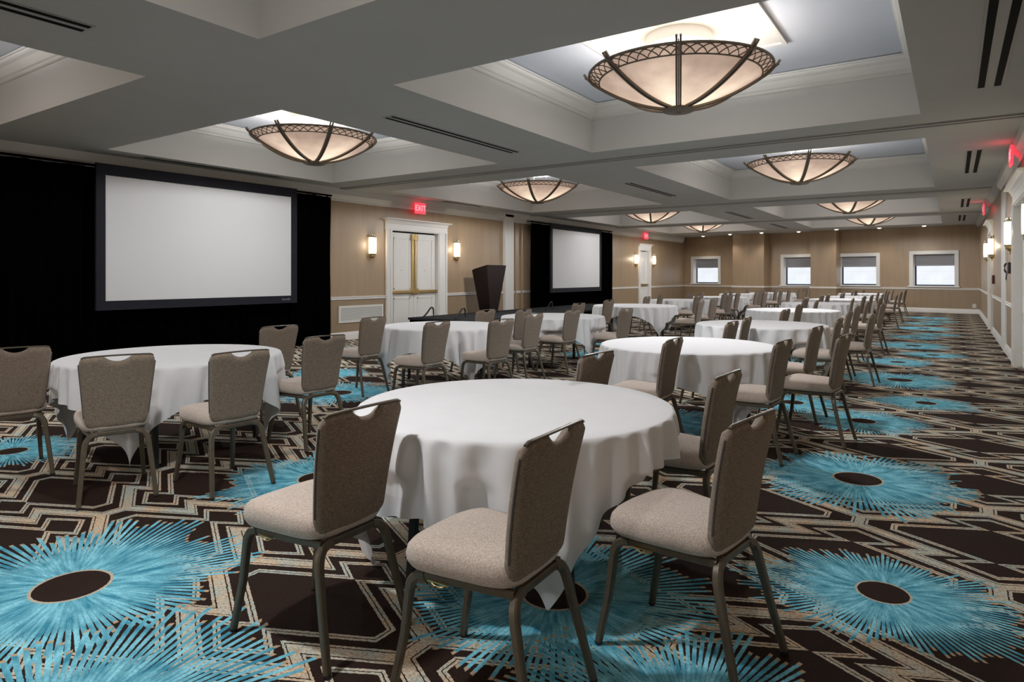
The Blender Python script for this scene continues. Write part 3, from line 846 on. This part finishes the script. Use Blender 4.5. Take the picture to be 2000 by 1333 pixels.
# small fittings on the aisle wall
ph = empty('wall_phone', (XR, 13.75, 1.52)); ph.rotation_euler = (0, 0, PI); ph.scale = (.8, .8, .8)
b = MB(); b.box((0, -.09, -.12), (.05, .09, .12)); b.build('body', M['darkplastic'], ph, bevel=.012)
b = MB(); b.tube([(.075, .03, -.10), (.10, .03, -.05), (.10, .03, .05), (.075, .03, .10)], .024, .02, 8); b.build('handset', M['darkplastic'], ph, smooth=True)
b = MB(); b.tube([(.07, .03, -.10), (.08, .0, -.22), (.07, -.04, -.26), (.05, -.05, -.10)], .006, .006, 6); b.build('cord', M['darkplastic'], ph, smooth=True)
tag(ph, 'dark wall phone between the pocket panel and the near door', 'phone')
fa = empty('fire_alarm_pull', (XR, 18.75, 1.30)); fa.rotation_euler = (0, 0, PI)
b = MB(); b.box((-.004, -.07, -.10), (.05, .07, .10)); b.build('body', M['maroon'], fa, bevel=.008)
b = MB(); b.box((.05, -.05, -.02), (.065, .05, .01)); b.build('handle', M['plastic'], fa)
tag(fa, 'dark red alarm pull box on the aisle wall', 'alarm box')
for y, z, lab in ((18.3, 1.12, 'ivory switch plate below the dark red alarm box'), (23.2, 1.25, 'ivory switch plate near the far right corner')):
    sw_ = empty('light_switch', (XR, y, z)); sw_.rotation_euler = (0, 0, PI)
    b = MB(); b.box((0, -.06, -.075), (.008, .06, .075)); b.build('plate', M['plastic'], sw_, bevel=.003)
    b = MB(); b.box((.008, -.012, -.025), (.014, .012, .025)); b.build('toggle', M['trim'], sw_)
    tag(sw_, lab, 'light switch')

# ------------------------------------------------------------------ slot diffusers in the ceiling
def slots(pa, pb, gap, wid, label):
    """pa,pb: ceiling points of the axis; a framed pair of dark slots"""
    A, B = Vector((pa[0], pa[1], 0)), Vector((pb[0], pb[1], 0)); L = (B-A).length; t = (B-A).normalized()
    root = empty('slot_diffuser', ((A.x+B.x)/2, (A.y+B.y)/2, ZC)); root.rotation_euler = (0, 0, math.atan2(t.y, t.x))
    f = MB(); hw = gap/2+wid/2+.02
    f.box((-L/2-.02, -hw, -.006), (L/2+.02, hw, -.0005)); f.build('frame', M['slotmetal'], root)
    for s in (-1, 1):
        d = MB(); d.box((-L/2, s*gap/2-wid/2, -.010), (L/2, s*gap/2+wid/2, -.006)); d.build('slot', M['darkslot'], root)
    return tag(root, label, 'air diffuser', 'twin slot air diffusers in the ceiling')
def cz(u, v): return at_z(u, v, ZC)
slots((-5.4, .2), (-5.4, cz(178, 51).y), .115, .05, 'twin slot diffuser at the upper left beside the nearest coffers')
q = cz(760, 228); q2 = cz(1008, 297); slots((q.x, q.y), (q.x, q2.y), .10, .04, 'twin slot diffuser between the two near lit coffers')
q = cz(1226, 357.5); q2 = cz(1314, 383); slots((q.x, q.y), (q.x, q2.y), .10, .04, 'twin slot diffuser between the second pair of coffers')
q = cz(1421, 414); q2 = cz(1467, 427); slots((q.x, q.y), (q.x, q2.y), .10, .04, 'twin slot diffuser between the third pair of coffers')
q = cz(1507, 437.5); q2 = cz(1538, 446); slots((q.x, q.y), (q.x, q2.y), .10, .04, 'twin slot diffuser between the farthest pair of coffers')
q2 = cz(1932, 168); slots((q2.x, 3.0), (q2.x, q2.y), .13, .055, 'long twin slot diffuser at the upper right edge')
q = cz(1909, 293); q2 = cz(1896, 337); slots((q2.x, q.y), (q2.x, q2.y), .12, .055, 'short twin slot diffuser past the first track on the aisle side')
q = cz(1890, 388); q2 = cz(1884, 404); slots((q2.x, q.y), (q2.x, q2.y), .12, .055, 'short twin slot diffuser past the second track on the aisle side')
q = cz(1883, 420); q2 = cz(1878, 431); slots((q2.x, q.y), (q2.x, q2.y), .12, .055, 'short twin slot diffuser nearest the far wall on the aisle side')
slots((XL+.38, at_x(285, 317, XL+.4).y), (XL+.38, at_x(548, 352, XL+.4).y), .07, .025, 'slim slot diffuser along the wall above the large screen')
slots((XL+.38, at_x(868, 394, XL+.4).y), (XL+.38, at_x(940, 408, XL+.4).y), .07, .025, 'slim slot diffuser along the wall right of the double door sign')
# downlights
for i, (u, v) in enumerate(((1376, 461.5), (1435, 458.5), (1495, 455.5), (1560, 452.5), (1637, 448.5), (1713, 444.3), (1798, 439.5))):
    k_ = cz(u, v); s_ = (Vector((k_.x, k_.y))-PR).dot(BD); off_ = max([.62]+[o_+.4 for a_, b_, o_ in PILL if min(a_, b_)-.35 < s_ < max(a_, b_)+.35]); q = bw(s_, ZC, off_)
    root = empty('recessed_downlight', (q[0], q[1], ZC))
    r = MB(); r.lathe([(.066, -.012), (.10, -.010), (.105, -.001), (.066, -.001)], 20); r.build('ring', M['trim'], root, smooth=True)
    l = MB(); l.lathe([(0, -.036), (.03, -.033), (.055, -.024), (.068, -.010)], 20); l.build('lens', M['downlight'], root)
    light('downlight_spot', 'SPOT', (0, 0, -.05), 26, (1, .9, .76), root, spot_size=math.radians(95), spot_blend=.7, shadow_soft_size=.05)
    tag(root, '%s recessed downlight from the left along the far wall' % ['first', 'second', 'third', 'fourth', 'fifth', 'sixth', 'seventh'][i], 'downlight', 'recessed downlights along the far wall')

# ------------------------------------------------------------------ stage and lectern
HS = .41
ST = (XL+.32, XL+.32+1.9, 6.07*U, 11.0*U)
st = empty('stage_riser', ((ST[0]+ST[1])/2, (ST[2]+ST[3])/2, 0)); hx, hy = (ST[1]-ST[0])/2, (ST[3]-ST[2])/2
b = MB(); b.box((-hx, -hy, HS-.05), (hx, hy, HS)); b.build('deck', M['stage'], st, bevel=.006)
b = MB(); b.box((-hx+.03, -hy+.03, .0), (hx-.03, hy-.03, HS-.05)); b.build('skirt', M['black'], st)
tag(st, 'low black stage riser along the wall under the lectern', 'stage')
for i, (u, v, lab) in enumerate(((841, 620, 'black bent tube handle on the stage nearest the double door'), (905, 624, 'black bent tube handle on the stage in front of the lectern'), (1075, 606, 'black bent tube handle on the stage before the second screen'))):
    q = at_z(u, v, HS) if i != 1 else at_z(903, 622, HS)
    mb = MB(); pts = []
    for (a, z) in ((-.26, .012), (-.13, .10), (-.02, .20), (.03, .225), (.075, .215), (.10, .17), (.105, .08), (.105, .012)): pts.append((0, a, z))
    # smooth the polyline
    P = [Vector(p) for p in pts]; fine = []
    for j in range(len(P)-1):
        p0, p1, p2, p3 = P[max(j-1, 0)], P[j], P[j+1], P[min(j+2, len(P)-1)]
        for t in (0, .25, .5, .75): fine.append(.5*((2*p1)+(-p0+p2)*t+(2*p0-5*p1+4*p2-p3)*t*t+(-p0+3*p1-3*p2+p3)*t**3))
    fine.append(P[-1]); mb.tube(fine, .02, .02, 8)
    o = mb.build('bent_handle', M['tblack'], smooth=True, loc=(q.x, q.y, HS+.002)); tag(o, lab, 'handle', 'bent tube handles on the stage')
def lectern():
    # front (+x) faces the room
    q = at_z(952, 611, HS); cx, cy = q.x-.05, q.y+.16
    root = empty('lectern', (cx, cy, HS)); H0 = 1.26
    def ring(z, dx0, dx1, dy): return [(dx0, -dy, z), (dx1, -dy, z), (dx1, dy, z), (dx0, dy, z)]
    b = MB()
    lo = ring(.05, -.19, .15, .19); hi = [(-.30, -.38, H0-.13), (.24, -.45, H0), (.24, .45, H0), (-.30, .38, H0-.13)]
    b.add(lo+hi, [(0, 3, 2, 1), (0, 1, 5, 4), (1, 2, 6, 5), (2, 3, 7, 6), (3, 0, 4, 7), (4, 5, 6, 7)])
    b.build('body', M['lwood'], root, bevel=.008)
    t = MB(); t.add([(-.28, -.34, H0-.122), (.19, -.37, H0-.008), (.19, .37, H0-.008), (-.28, .34, H0-.122), (-.28, -.34, H0-.107), (.19, -.37, H0+.004), (.19, .37, H0+.004), (-.28, .34, H0-.107)],
          [(0, 3, 2, 1), (4, 5, 6, 7), (0, 1, 5, 4), (1, 2, 6, 5), (2, 3, 7, 6), (3, 0, 4, 7)]); t.build('reading_top', M['lwood'], root)
    p = MB(); p.box((-.21, -.21, 0), (.17, .21, .05)); p.build('plinth', M['lwood'], root, bevel=.006)
    tag(root, 'dark mahogany lectern with flaring top standing on the stage', 'lectern')
lectern()

# ------------------------------------------------------------------ tables and cloths
ZTAB = .745
def cloth_mesh(R, rot, seed, off=(0, 0), chairs=()):
    """square cloth of 2.15 m draped over a round top; chairs: (x, y, angle) seats it must hang clear of"""
    rnd = random.Random(seed); side = 1.075
    NT, NF, NH = 432, 8, 30
    phs = [rnd.uniform(0, 6.28) for _ in range(8)]
    nf = rnd.choice((31, 33, 35)); rc = .016
    cr, sr = math.cos(rot), math.sin(rot)
    ox, oy = off[0]*cr+off[1]*sr, -off[0]*sr+off[1]*cr
    FO = [[0.0]*NT for _ in range(NH)]; RO = [[0.0]*NT for _ in range(NH)]; ZZ = [[0.0]*NT for _ in range(NH)]; AA = [[0.0]*NT for _ in range(NH)]
    for i in range(NT):
        a = 2*PI*i/NT; ph = a-rot; c_, s_ = math.cos(ph), math.sin(ph)
        tx = (math.copysign(side, c_)+ox)/c_ if abs(c_) > 1e-6 else 9
        ty = (math.copysign(side, s_)+oy)/s_ if abs(s_) > 1e-6 else 9
        Lc = min(tx, ty); drop = max(.05, Lc-R)
        corner = max(0, min(1, (Lc/side-1)/.414))
        # how far the cloth may swing: wide soft folds, a second set of smaller ones
        w1 = math.sin(nf*a+phs[1]+2.6*math.sin(2*a+phs[2])+1.5*math.sin(5*a+phs[4]))
        w1 = math.copysign(abs(w1)**.8, w1)
        w2 = math.sin((nf//2)*a+phs[3]+1.1*math.sin(3*a+phs[5]))
        mod = .68+.32*math.sin(7*a+phs[6])*math.sin(3*a+phs[7])
        dcor = ((ph) % (PI/2))-PI/4
        for j in range(NH):
            t = (j+1)/NH; fall = t*drop
            if fall < rc*PI/2: an = fall/rc; ro = R-rc+rc*math.sin(an); z = ZTAB+.004-rc*(1-math.cos(an))
            else: ro = R; z = ZTAB+.004-rc-(fall-rc*PI/2)
            f = max(0, fall-.012)
            amp = (.019*(1-math.exp(-f/.035))+.032*min(f, .40))*mod
            ro += .004*(1-math.exp(-f/.12))+.035*min(f, .45)-.30*max(0, f-.42)
            FO[j][i] = amp*w1+(.010*min(1, f/.1)+.03*min(f, .4))*w2
            RO[j][i] = ro; ZZ[j][i] = max(z, .012)
            AA[j][i] = a-dcor*.40*min(1, f/.55)*max(0, 1-abs(dcor)/(PI/4))
    # hang clear of the seats: pull the cloth in behind any seat it would cross, softly
    PUSH = [[0.0]*NT for _ in range(NH)]
    for j in range(NH):
        for i in range(NT):
            if ZZ[j][i] > .56: continue
            for (hx, hy, ha) in chairs:
                ca, sa = math.cos(ha), math.sin(ha); k = 0.0
                while k < .5:
                    r = RO[j][i]+.012-k; x, y = r*math.cos(AA[j][i])-hx, r*math.sin(AA[j][i])-hy
                    lx, ly = x*ca+y*sa, -x*sa+y*ca
                    if -.53 < lx < .03 and abs(ly) < .242: k += .012
                    else: break
                PUSH[j][i] = max(PUSH[j][i], k)
    for it in range(5):
        P2 = [r[:] for r in PUSH]
        for j in range(NH):
            for i in range(NT):
                m_ = (PUSH[j][i-1]+PUSH[j][(i+1) % NT]+PUSH[max(j-1, 0)][i]+PUSH[min(j+1, NH-1)][i])/4
                P2[j][i] = max(PUSH[j][i]*.92, m_*.97)
        PUSH = P2
    mb = MB(); vs = []; fs = []
    for j in range(NF+1):
        for i in range(NT):
            a = 2*PI*i/NT; r = (R-rc)*(j/NF)**.8
            vs.append((r*math.cos(a), r*math.sin(a), ZTAB+.004))
    for j in range(NH):
        for i in range(NT):
            g = min(1, max(0, (ZTAB-ZZ[j][i])/.14))
            r = max(.30, RO[j][i]-PUSH[j][i]*g+FO[j][i]*(1-.75*min(1, PUSH[j][i]/.05)))
            vs.append((r*math.cos(AA[j][i]), r*math.sin(AA[j][i]), ZZ[j][i]))
    for j in range(NF+NH):
        for i in range(NT):
            i2 = (i+1) % NT; fs.append((j*NT+i, j*NT+i2, (j+1)*NT+i2, (j+1)*NT+i))
    mb.add(vs, fs); return mb
def make_table():
    root = empty('round_table')
    t = MB(); t.lathe([(0, ZTAB-.02), (.75, ZTAB-.02), (.755, ZTAB-.01), (.75, ZTAB), (0, ZTAB)], 64); t.build('tabletop', M['plywood'], root)
    ap = MB(); ap.box((-.46, -.03, ZTAB-.06), (.46, .03, ZTAB-.02)); ap.box((-.48, -.34, ZTAB-.05), (-.42, .34, ZTAB-.02)); ap.box((.42, -.34, ZTAB-.05), (.48, .34, ZTAB-.02))
    ap.build('underframe', M['tblack'], root, merge=False)
    for sx in (-1, 1):
        for sy in (-1, 1):
            l = MB(); l.tube([(sx*.45, sy*.32, ZTAB-.03), (sx*.47, sy*.36, .0)], .019, .019, 8, p=5, up=(0, 1, 0)); l.build('leg', M['tblack'], root, smooth=True)
    return root
TAB = {  # x, y, table radius incl. cloth, cloth rotation
 'R1': (-1.83, 2.735, .785, None), 'R2': (-2.05, 5.96, .80, .1), 'R3': (-2.11, 9.02, .82, .7), 'R4': (-2.50, 13.1, .81, .3), 'R5': (-2.6, 16.7, .81, .5),
 'R6': (-2.5, 19.65, .81, .2), 'R7': (-2.55, 22.6, .81, .6), 'R8': (-2.65, 26.4, .81, .1),
 'L1': (-5.24, 2.86, .82, None), 'L2': (-5.45, 6.50, .80, .35), 'L3': (-5.29, 9.0, .82, .55), 'L4': (-5.70, 13.2, .89, .2), 'L5': (-6.0, 16.9, .83, .4),
 'L6': (-5.87, 19.85, .85, .1), 'L7': (-6.1, 23.6, .81, .5), 'L8': (-5.62, 25.8, .80, .3)}
tip = at_z(1080, 1192, .02); ROT1 = math.atan2(tip.y-2.73, tip.x+1.815)-PI/4
tip = at_z(265, 914, .03); ROTL = math.atan2(tip.y-2.86, tip.x+5.24)-PI/4
POSN = ['nearest', 'second', 'third', 'fourth', 'fifth', 'sixth', 'seventh', 'farthest']
def tdesc(k):
    i = int(k[1])-1
    return ('%s table in the %s row' % (POSN[i], 'screen-side' if k[0] == 'L' else 'aisle-side'))
tab0 = make_table(); register(tab0)
ROTS = {}; SEATS = {k: [] for k in TAB}
first = True
for n_, (k, (x, y, R, rot)) in enumerate(TAB.items()):
    rot = ROT1 if k == 'R1' else ROTL if k == 'L1' else rot
    o = tab0 if first else copy_tree(tab0); first = False
    o.location = (x, y, 0); o.rotation_euler = (0, 0, rot+.3); s = (R-.022)/.755; o.scale = (s, s, 1)
    tag(o, 'round folding table with black legs under the cloth, ' + tdesc(k), 'table', 'round banquet tables')
    ROTS[k] = rot

# ------------------------------------------------------------------ chairs
def bez(p0, p1, p2, n=6):
    p0, p1, p2 = Vector(p0), Vector(p1), Vector(p2)
    return [p0*(1-t)**2+p1*2*t*(1-t)+p2*t*t for t in [i/n for i in range(n+1)]]
def make_chair():
    """faces local -x; the top of the back stands over the origin"""
    root = empty('banquet_chair')
    # seat: thick cushion, wider at the front, crowned top
    sm = MB(); NU, NV = 20, 18
    x0, x1 = -.485, -.055; zb, zt = .428, .505
    def outline(a):
        # superellipse in seat plan, a in 0..2pi
        ca, sa = math.cos(a), math.sin(a); p = 5.0
        px = math.copysign(abs(ca)**(2/p), ca); py = math.copysign(abs(sa)**(2/p), sa)
        x = (x0+x1)/2+px*(x1-x0)/2; w = .222-(x-x0)/(x1-x0)*.040
        x -= .022*(1-py*py)*(1 if px < 0 else 0)*abs(px)
        return x, py*w
    prof = [(0, zb+.002), (.80, zb), (.95, zb+.006), (1.0, zb+.024), (1.006, zb+.045), (.985, zb+.066), (.93, zb+.080), (.80, zb+.088), (.5, zb+.0935), (.3, zb+.0958), (.12, zb+.0966), (0, zb+.0966)]
    n = 48; vs = []; fs = []; cx, cyy = (x0+x1)/2, 0
    for (s, z) in prof:
        for i in range(n):
            x, y = outline(2*PI*i/n)
            xs = cx+(x-cx)*s; zz = z+(.010*((xs-x1)/(x0-x1)) if z > zb+.05 else 0)
            vs.append((cx+(x-cx)*s, y*s, zz-(.012*max(0, (x0+.07-xs)/.07) if z > zb+.05 else 0)))
    for j in range(len(prof)-1):
        for i in range(n):
            i2 = (i+1) % n; fs.append((j*n+i, j*n+i2, (j+1)*n+i2, (j+1)*n+i))
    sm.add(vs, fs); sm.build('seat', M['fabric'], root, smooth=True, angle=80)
    # backrest: tapering padded shell with a hand-hold notch at the top
    zb0, zt0 = .445, .893
    def halfw(z): return .166+(z-zb0)/(zt0-zb0)*.040
    def top(s):      # s in -1..1 across
        c = zt0+.006*(1-s*s)
        e = max(0, (abs(s)-.84)/.16); c -= .040*(1-math.sqrt(max(0, 1-e*e)))
        y = s*.206
        nt_ = max(0, 1-(y/.074)**2); c -= .034*nt_**.9
        return c
    def bot(s):
        e = max(0, (abs(s)-.72)/.28); return zb0+.055*(1-math.sqrt(max(0, 1-e*e)))
    def bx(z): return -.078+(z-zb0)/(zt0-zb0)*.072+.010*((z-.66)/.22)**2
    bk = MB(); nu, nv = 56, 22
    def surf(front):
        def fn(uu, vv):
            s = -1+2*uu
            z = bot(s)+(top(s)-bot(s))*vv
            y = s*halfw(z)
            ex = min(1, (1-abs(s))/.13); ez = min(1, min(vv, 1-vv)/.07)
            e = math.sqrt(max(0, 1-(1-ex)**2))*math.sqrt(max(0, 1-(1-ez)**2))
            th = .004+(.024 if front else .016)*e
            curve = -.012*s*s                       # gently wraps the sitter
            x = bx(z)+curve+(-th if front else th)
            return (x, y, z)
        return fn
    bk.grid(nu, nv, surf(True)); bk.grid(nu, nv, surf(False), flip=True)
    # close the rim
    ff, fb = surf(True), surf(False)
    edge = [(i/nu, 0) for i in range(nu)]+[(1, j/nv) for j in range(nv)]+[(1-i/nu, 1) for i in range(nu)]+[(0, 1-j/nv) for j in range(nv)]
    ev = [ff(*q) for q in edge]+[fb(*q) for q in edge]; m_ = len(edge)
    bk.add(ev, [(i, (i+1) % m_, m_+(i+1) % m_, m_+i) for i in range(m_)])
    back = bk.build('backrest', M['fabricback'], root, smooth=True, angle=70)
    # piping along the edge
    loopl = [(0, j/nv) for j in range(1, nv+1)]; loopr = [(1, j/nv) for j in range(1, nv+1)]
    for lp in (loopl, loopr):
        c = [((Vector(ff(*q))+Vector(fb(*q)))/2) for q in lp]
        sgn = -1 if lp is loopl else 1
        pp = MB(); pp.tube([v+Vector((0, .001*sgn, 0)) for v in c], .0045, .0045, 6)
        pp.build('piping', M['piping'], back, smooth=True)
    # metal hand bar over the notch
    hb = MB(); pts = []
    for i in range(25):
        s = -.93+1.86*i/24; y = s*.206
        e = max(0, (abs(s)-.84)/.16); z = zt0+.006*(1-s*s)-.040*(1-math.sqrt(max(0, 1-e*e)))+.003
        pts.append((bx(zt0)-.012*s*s, y, z))
    hb.tube(pts, .0075, .0055, 8)
    hb.build('hand_bar', M['legmetal'], back, smooth=True)
    # legs
    for sy in (-1, 1):
        fr = MB()
        p = [Vector((-.515, sy*.198, .012)), Vector((-.478, sy*.182, .20)), Vector((-.462, sy*.176, .345))]
        p += bez((-.462, sy*.176, .345), (-.455, sy*.174, .410), (-.395, sy*.172, .412), 6)[1:]
        fr.tube(p, lambda t: .0125+.003*min(1, t*3), lambda t: .0135+.0035*min(1, t*3), 8, up=(0, 1, 0), p=4)
        leg = fr.build('leg', M['legmetal'], root, smooth=True)
        gl = MB(); gl.lathe([(0, .0), (.013, .0), (.015, .006), (.012, .014), (0, .014)], 12, (-.516, sy*.1985, 0)); gl.build('glide', M['darkplastic'], leg, smooth=True)
        rr = MB()
        p = [Vector((.028, sy*.205, .012)), Vector((-.02, sy*.186, .20)), Vector((-.052, sy*.172, .335))]
        p += bez((-.052, sy*.172, .335), (-.068, sy*.165, .412), (-.070, sy*.105, .414), 6)[1:]
        rr.tube(p, lambda t: .0125+.003*min(1, t*3), lambda t: .0135+.0035*min(1, t*3), 8, up=(0, 1, 0), p=4)
        leg = rr.build('leg', M['legmetal'], root, smooth=True)
        gl = MB(); gl.lathe([(0, .0), (.013, .0), (.015, .006), (.012, .014), (0, .014)], 12, (.029, sy*.2055, 0)); gl.build('glide', M['darkplastic'], leg, smooth=True)
    fm = MB()
    fm.tube([(-.070, -.105, .414), (-.070, .105, .414)], .014, .014, 8, p=4)
    for sy in (-1, 1):
        fm.tube([(-.395, sy*.172, .412), (-.23, sy*.160, .414), (-.072, sy*.140, .414)], .014, .014, 8, p=4, up=(0, 0, 1))
    fm.tube([(-.40, -.172, .418), (-.40, .172, .418)], .012, .009, 8, p=4)
    fm.build('frame', M['legmetal'], root, smooth=True, merge=False)
    for sy in (-1, 1):
        g = MB(); pts = [(-.335+.028*math.cos(a)*1.0, sy*.186, .404+.013*math.sin(a)) for a in [PI*i/8+PI for i in range(9)]]
        g.tube(pts, .0028, .0028, 6, up=(0, 1, 0)); g.box((-.375, sy*.186-.004, .402), (-.295, sy*.186+.004, .406))
        o = g.build('ganging_bracket', M['brass'], root, merge=False); o['label'] = 'small brass ganging bracket'
    return root
chair0 = make_chair(); register(chair0)
TPL = {'A': (-.10, -1.04), 'B': (.80, -.95), 'C': (1.28, -.10), 'D': (.88, .82), 'E': (-.12, 1.06)}
MEAS = {'R1A': (-1.82, 1.715), 'R1B': (-1.04, 1.80), 'R1C': (-.57, 2.35), 'R1D': (-.93, 3.33), 'R1E': (-1.86, 3.74),
        'L1A': (-5.28, 1.79), 'L1B': (-4.25, 1.97), 'L1C': (-3.81, 2.52), 'L1D': (-4.22, 3.55), 'L1E': (-5.42, 4.0),
        'L2A': (-5.62, 5.44), 'L2B': (-4.52, 5.30), 'L2C': (-4.17, 5.99), 'L2D': (-4.45, 7.12), 'L2E': (-5.52, 7.53),
        'R2A': (-1.79, 4.92), 'R2B': (-1.05, 5.25), 'R2C': (-.73, 6.02), 'R2D': (-1.07, 6.85), 'R2E': (-1.94, 7.1),
        'R3A': (-2.0, 7.96), 'R3B': (-1.07, 8.35), 'R3C': (-.83, 9.5), 'R3D': (-1.15, 9.95), 'R3E': (-2.0, 10.1),
        'R4A': (-2.15, 12.0), 'R4B': (-1.25, 11.9), 'R4C': (-1.0, 13.25), 'R4D': (-1.32, 13.95), 'R4E': (-2.25, 14.3),
        'L3A': (-5.15, 7.96), 'L3B': (-4.5, 8.25), 'L3C': (-4.0, 8.98), 'L3D': None, 'L3E': (-5.5, 10.3),
        'L4A': (-5.75, 12.05), 'L4B': None, 'L4C': (-4.15, 12.9), 'L4D': (-4.3, 14.3), 'L4E': (-5.9, 14.4)}
WHERE = {'A': 'at the near side of the', 'B': 'at the near aisle-facing corner of the', 'C': 'at the aisle-facing side of the', 'D': 'at the far aisle-facing corner of the', 'E': 'at the far side of the'}
SPECIAL = {'R1A': 'taupe banquet chair left of the nearest aisle-side table, back to viewer', 'R1B': 'taupe banquet chair front and centre before the nearest aisle-side table',
           'R1C': 'taupe banquet chair at the right front of the nearest aisle-side table', 'R1D': 'taupe banquet chair behind the right front chair of the nearest table',
           'R1E': 'taupe banquet chair showing only its back beyond the nearest aisle-side table', 'L1A': 'taupe banquet chair cut off by the left edge of the photo'}
first = True
for k, (x, y, R, rot) in TAB.items():
    for c in 'ABCDE':
        key = k+c; rj = random.Random(key)
        if key in MEAS:
            if MEAS[key] is None: continue
            px, py = MEAS[key]
        else:
            sc = R/.8; px, py = x+TPL[c][0]*sc+rj.uniform(-.05, .05), y+TPL[c][1]*sc+rj.uniform(-.06, .06)
        o = chair0 if first else copy_tree(chair0); first = False
        base = {'R1A': -1, 'R1B': -2, 'R1C': 8, 'R1D': 2, 'L1A': 14, 'L1B': 20, 'L1C': 6, 'L1D': 4, 'L1E': 6, 'L2C': 8}.get(key, rj.uniform(-5, 5))
        o.location = (px, py, 0); o.rotation_euler = (0, 0, -math.radians(base))
        SEATS[k].append((px-x, py-y, o.rotation_euler.z))
        tag(o, SPECIAL.get(key, 'taupe banquet chair %s %s' % (WHERE[c], tdesc(k))), 'chair', 'taupe banquet chairs around the tables')

OFFS = {'R1': (-.10, -.07)}
for n_, (k, (x, y, R, rot)) in enumerate(TAB.items()):
    c = cloth_mesh(R, ROTS[k], 20+n_, OFFS.get(k, (0, 0)), SEATS[k]).build('tablecloth', M['cloth'], smooth=True, angle=180, loc=(x, y, 0))
    tag(c, 'white square tablecloth draped over the ' + tdesc(k), 'tablecloth', 'white tablecloths on the round tables')

# ------------------------------------------------------------------ world and view
w = bpy.data.worlds.new('daylight'); S.world = w; w.use_nodes = True
bg = w.node_tree.nodes['Background']; bg.inputs[0].default_value = (.55, .68, .95, 1); bg.inputs[1].default_value = .6
S.view_settings.view_transform = 'Standard'; S.view_settings.look = 'None'
S.view_settings.exposure = 0.22; S.view_settings.gamma = 1.0; S.view_settings.use_curve_mapping = False
S.cycles.use_denoising = True; S.cycles.use_adaptive_sampling = True; S.cycles.adaptive_threshold = .04
S.cycles.max_bounces = 6; S.cycles.diffuse_bounces = 4; S.cycles.glossy_bounces = 3
S.cycles.sample_clamp_indirect = 6.0
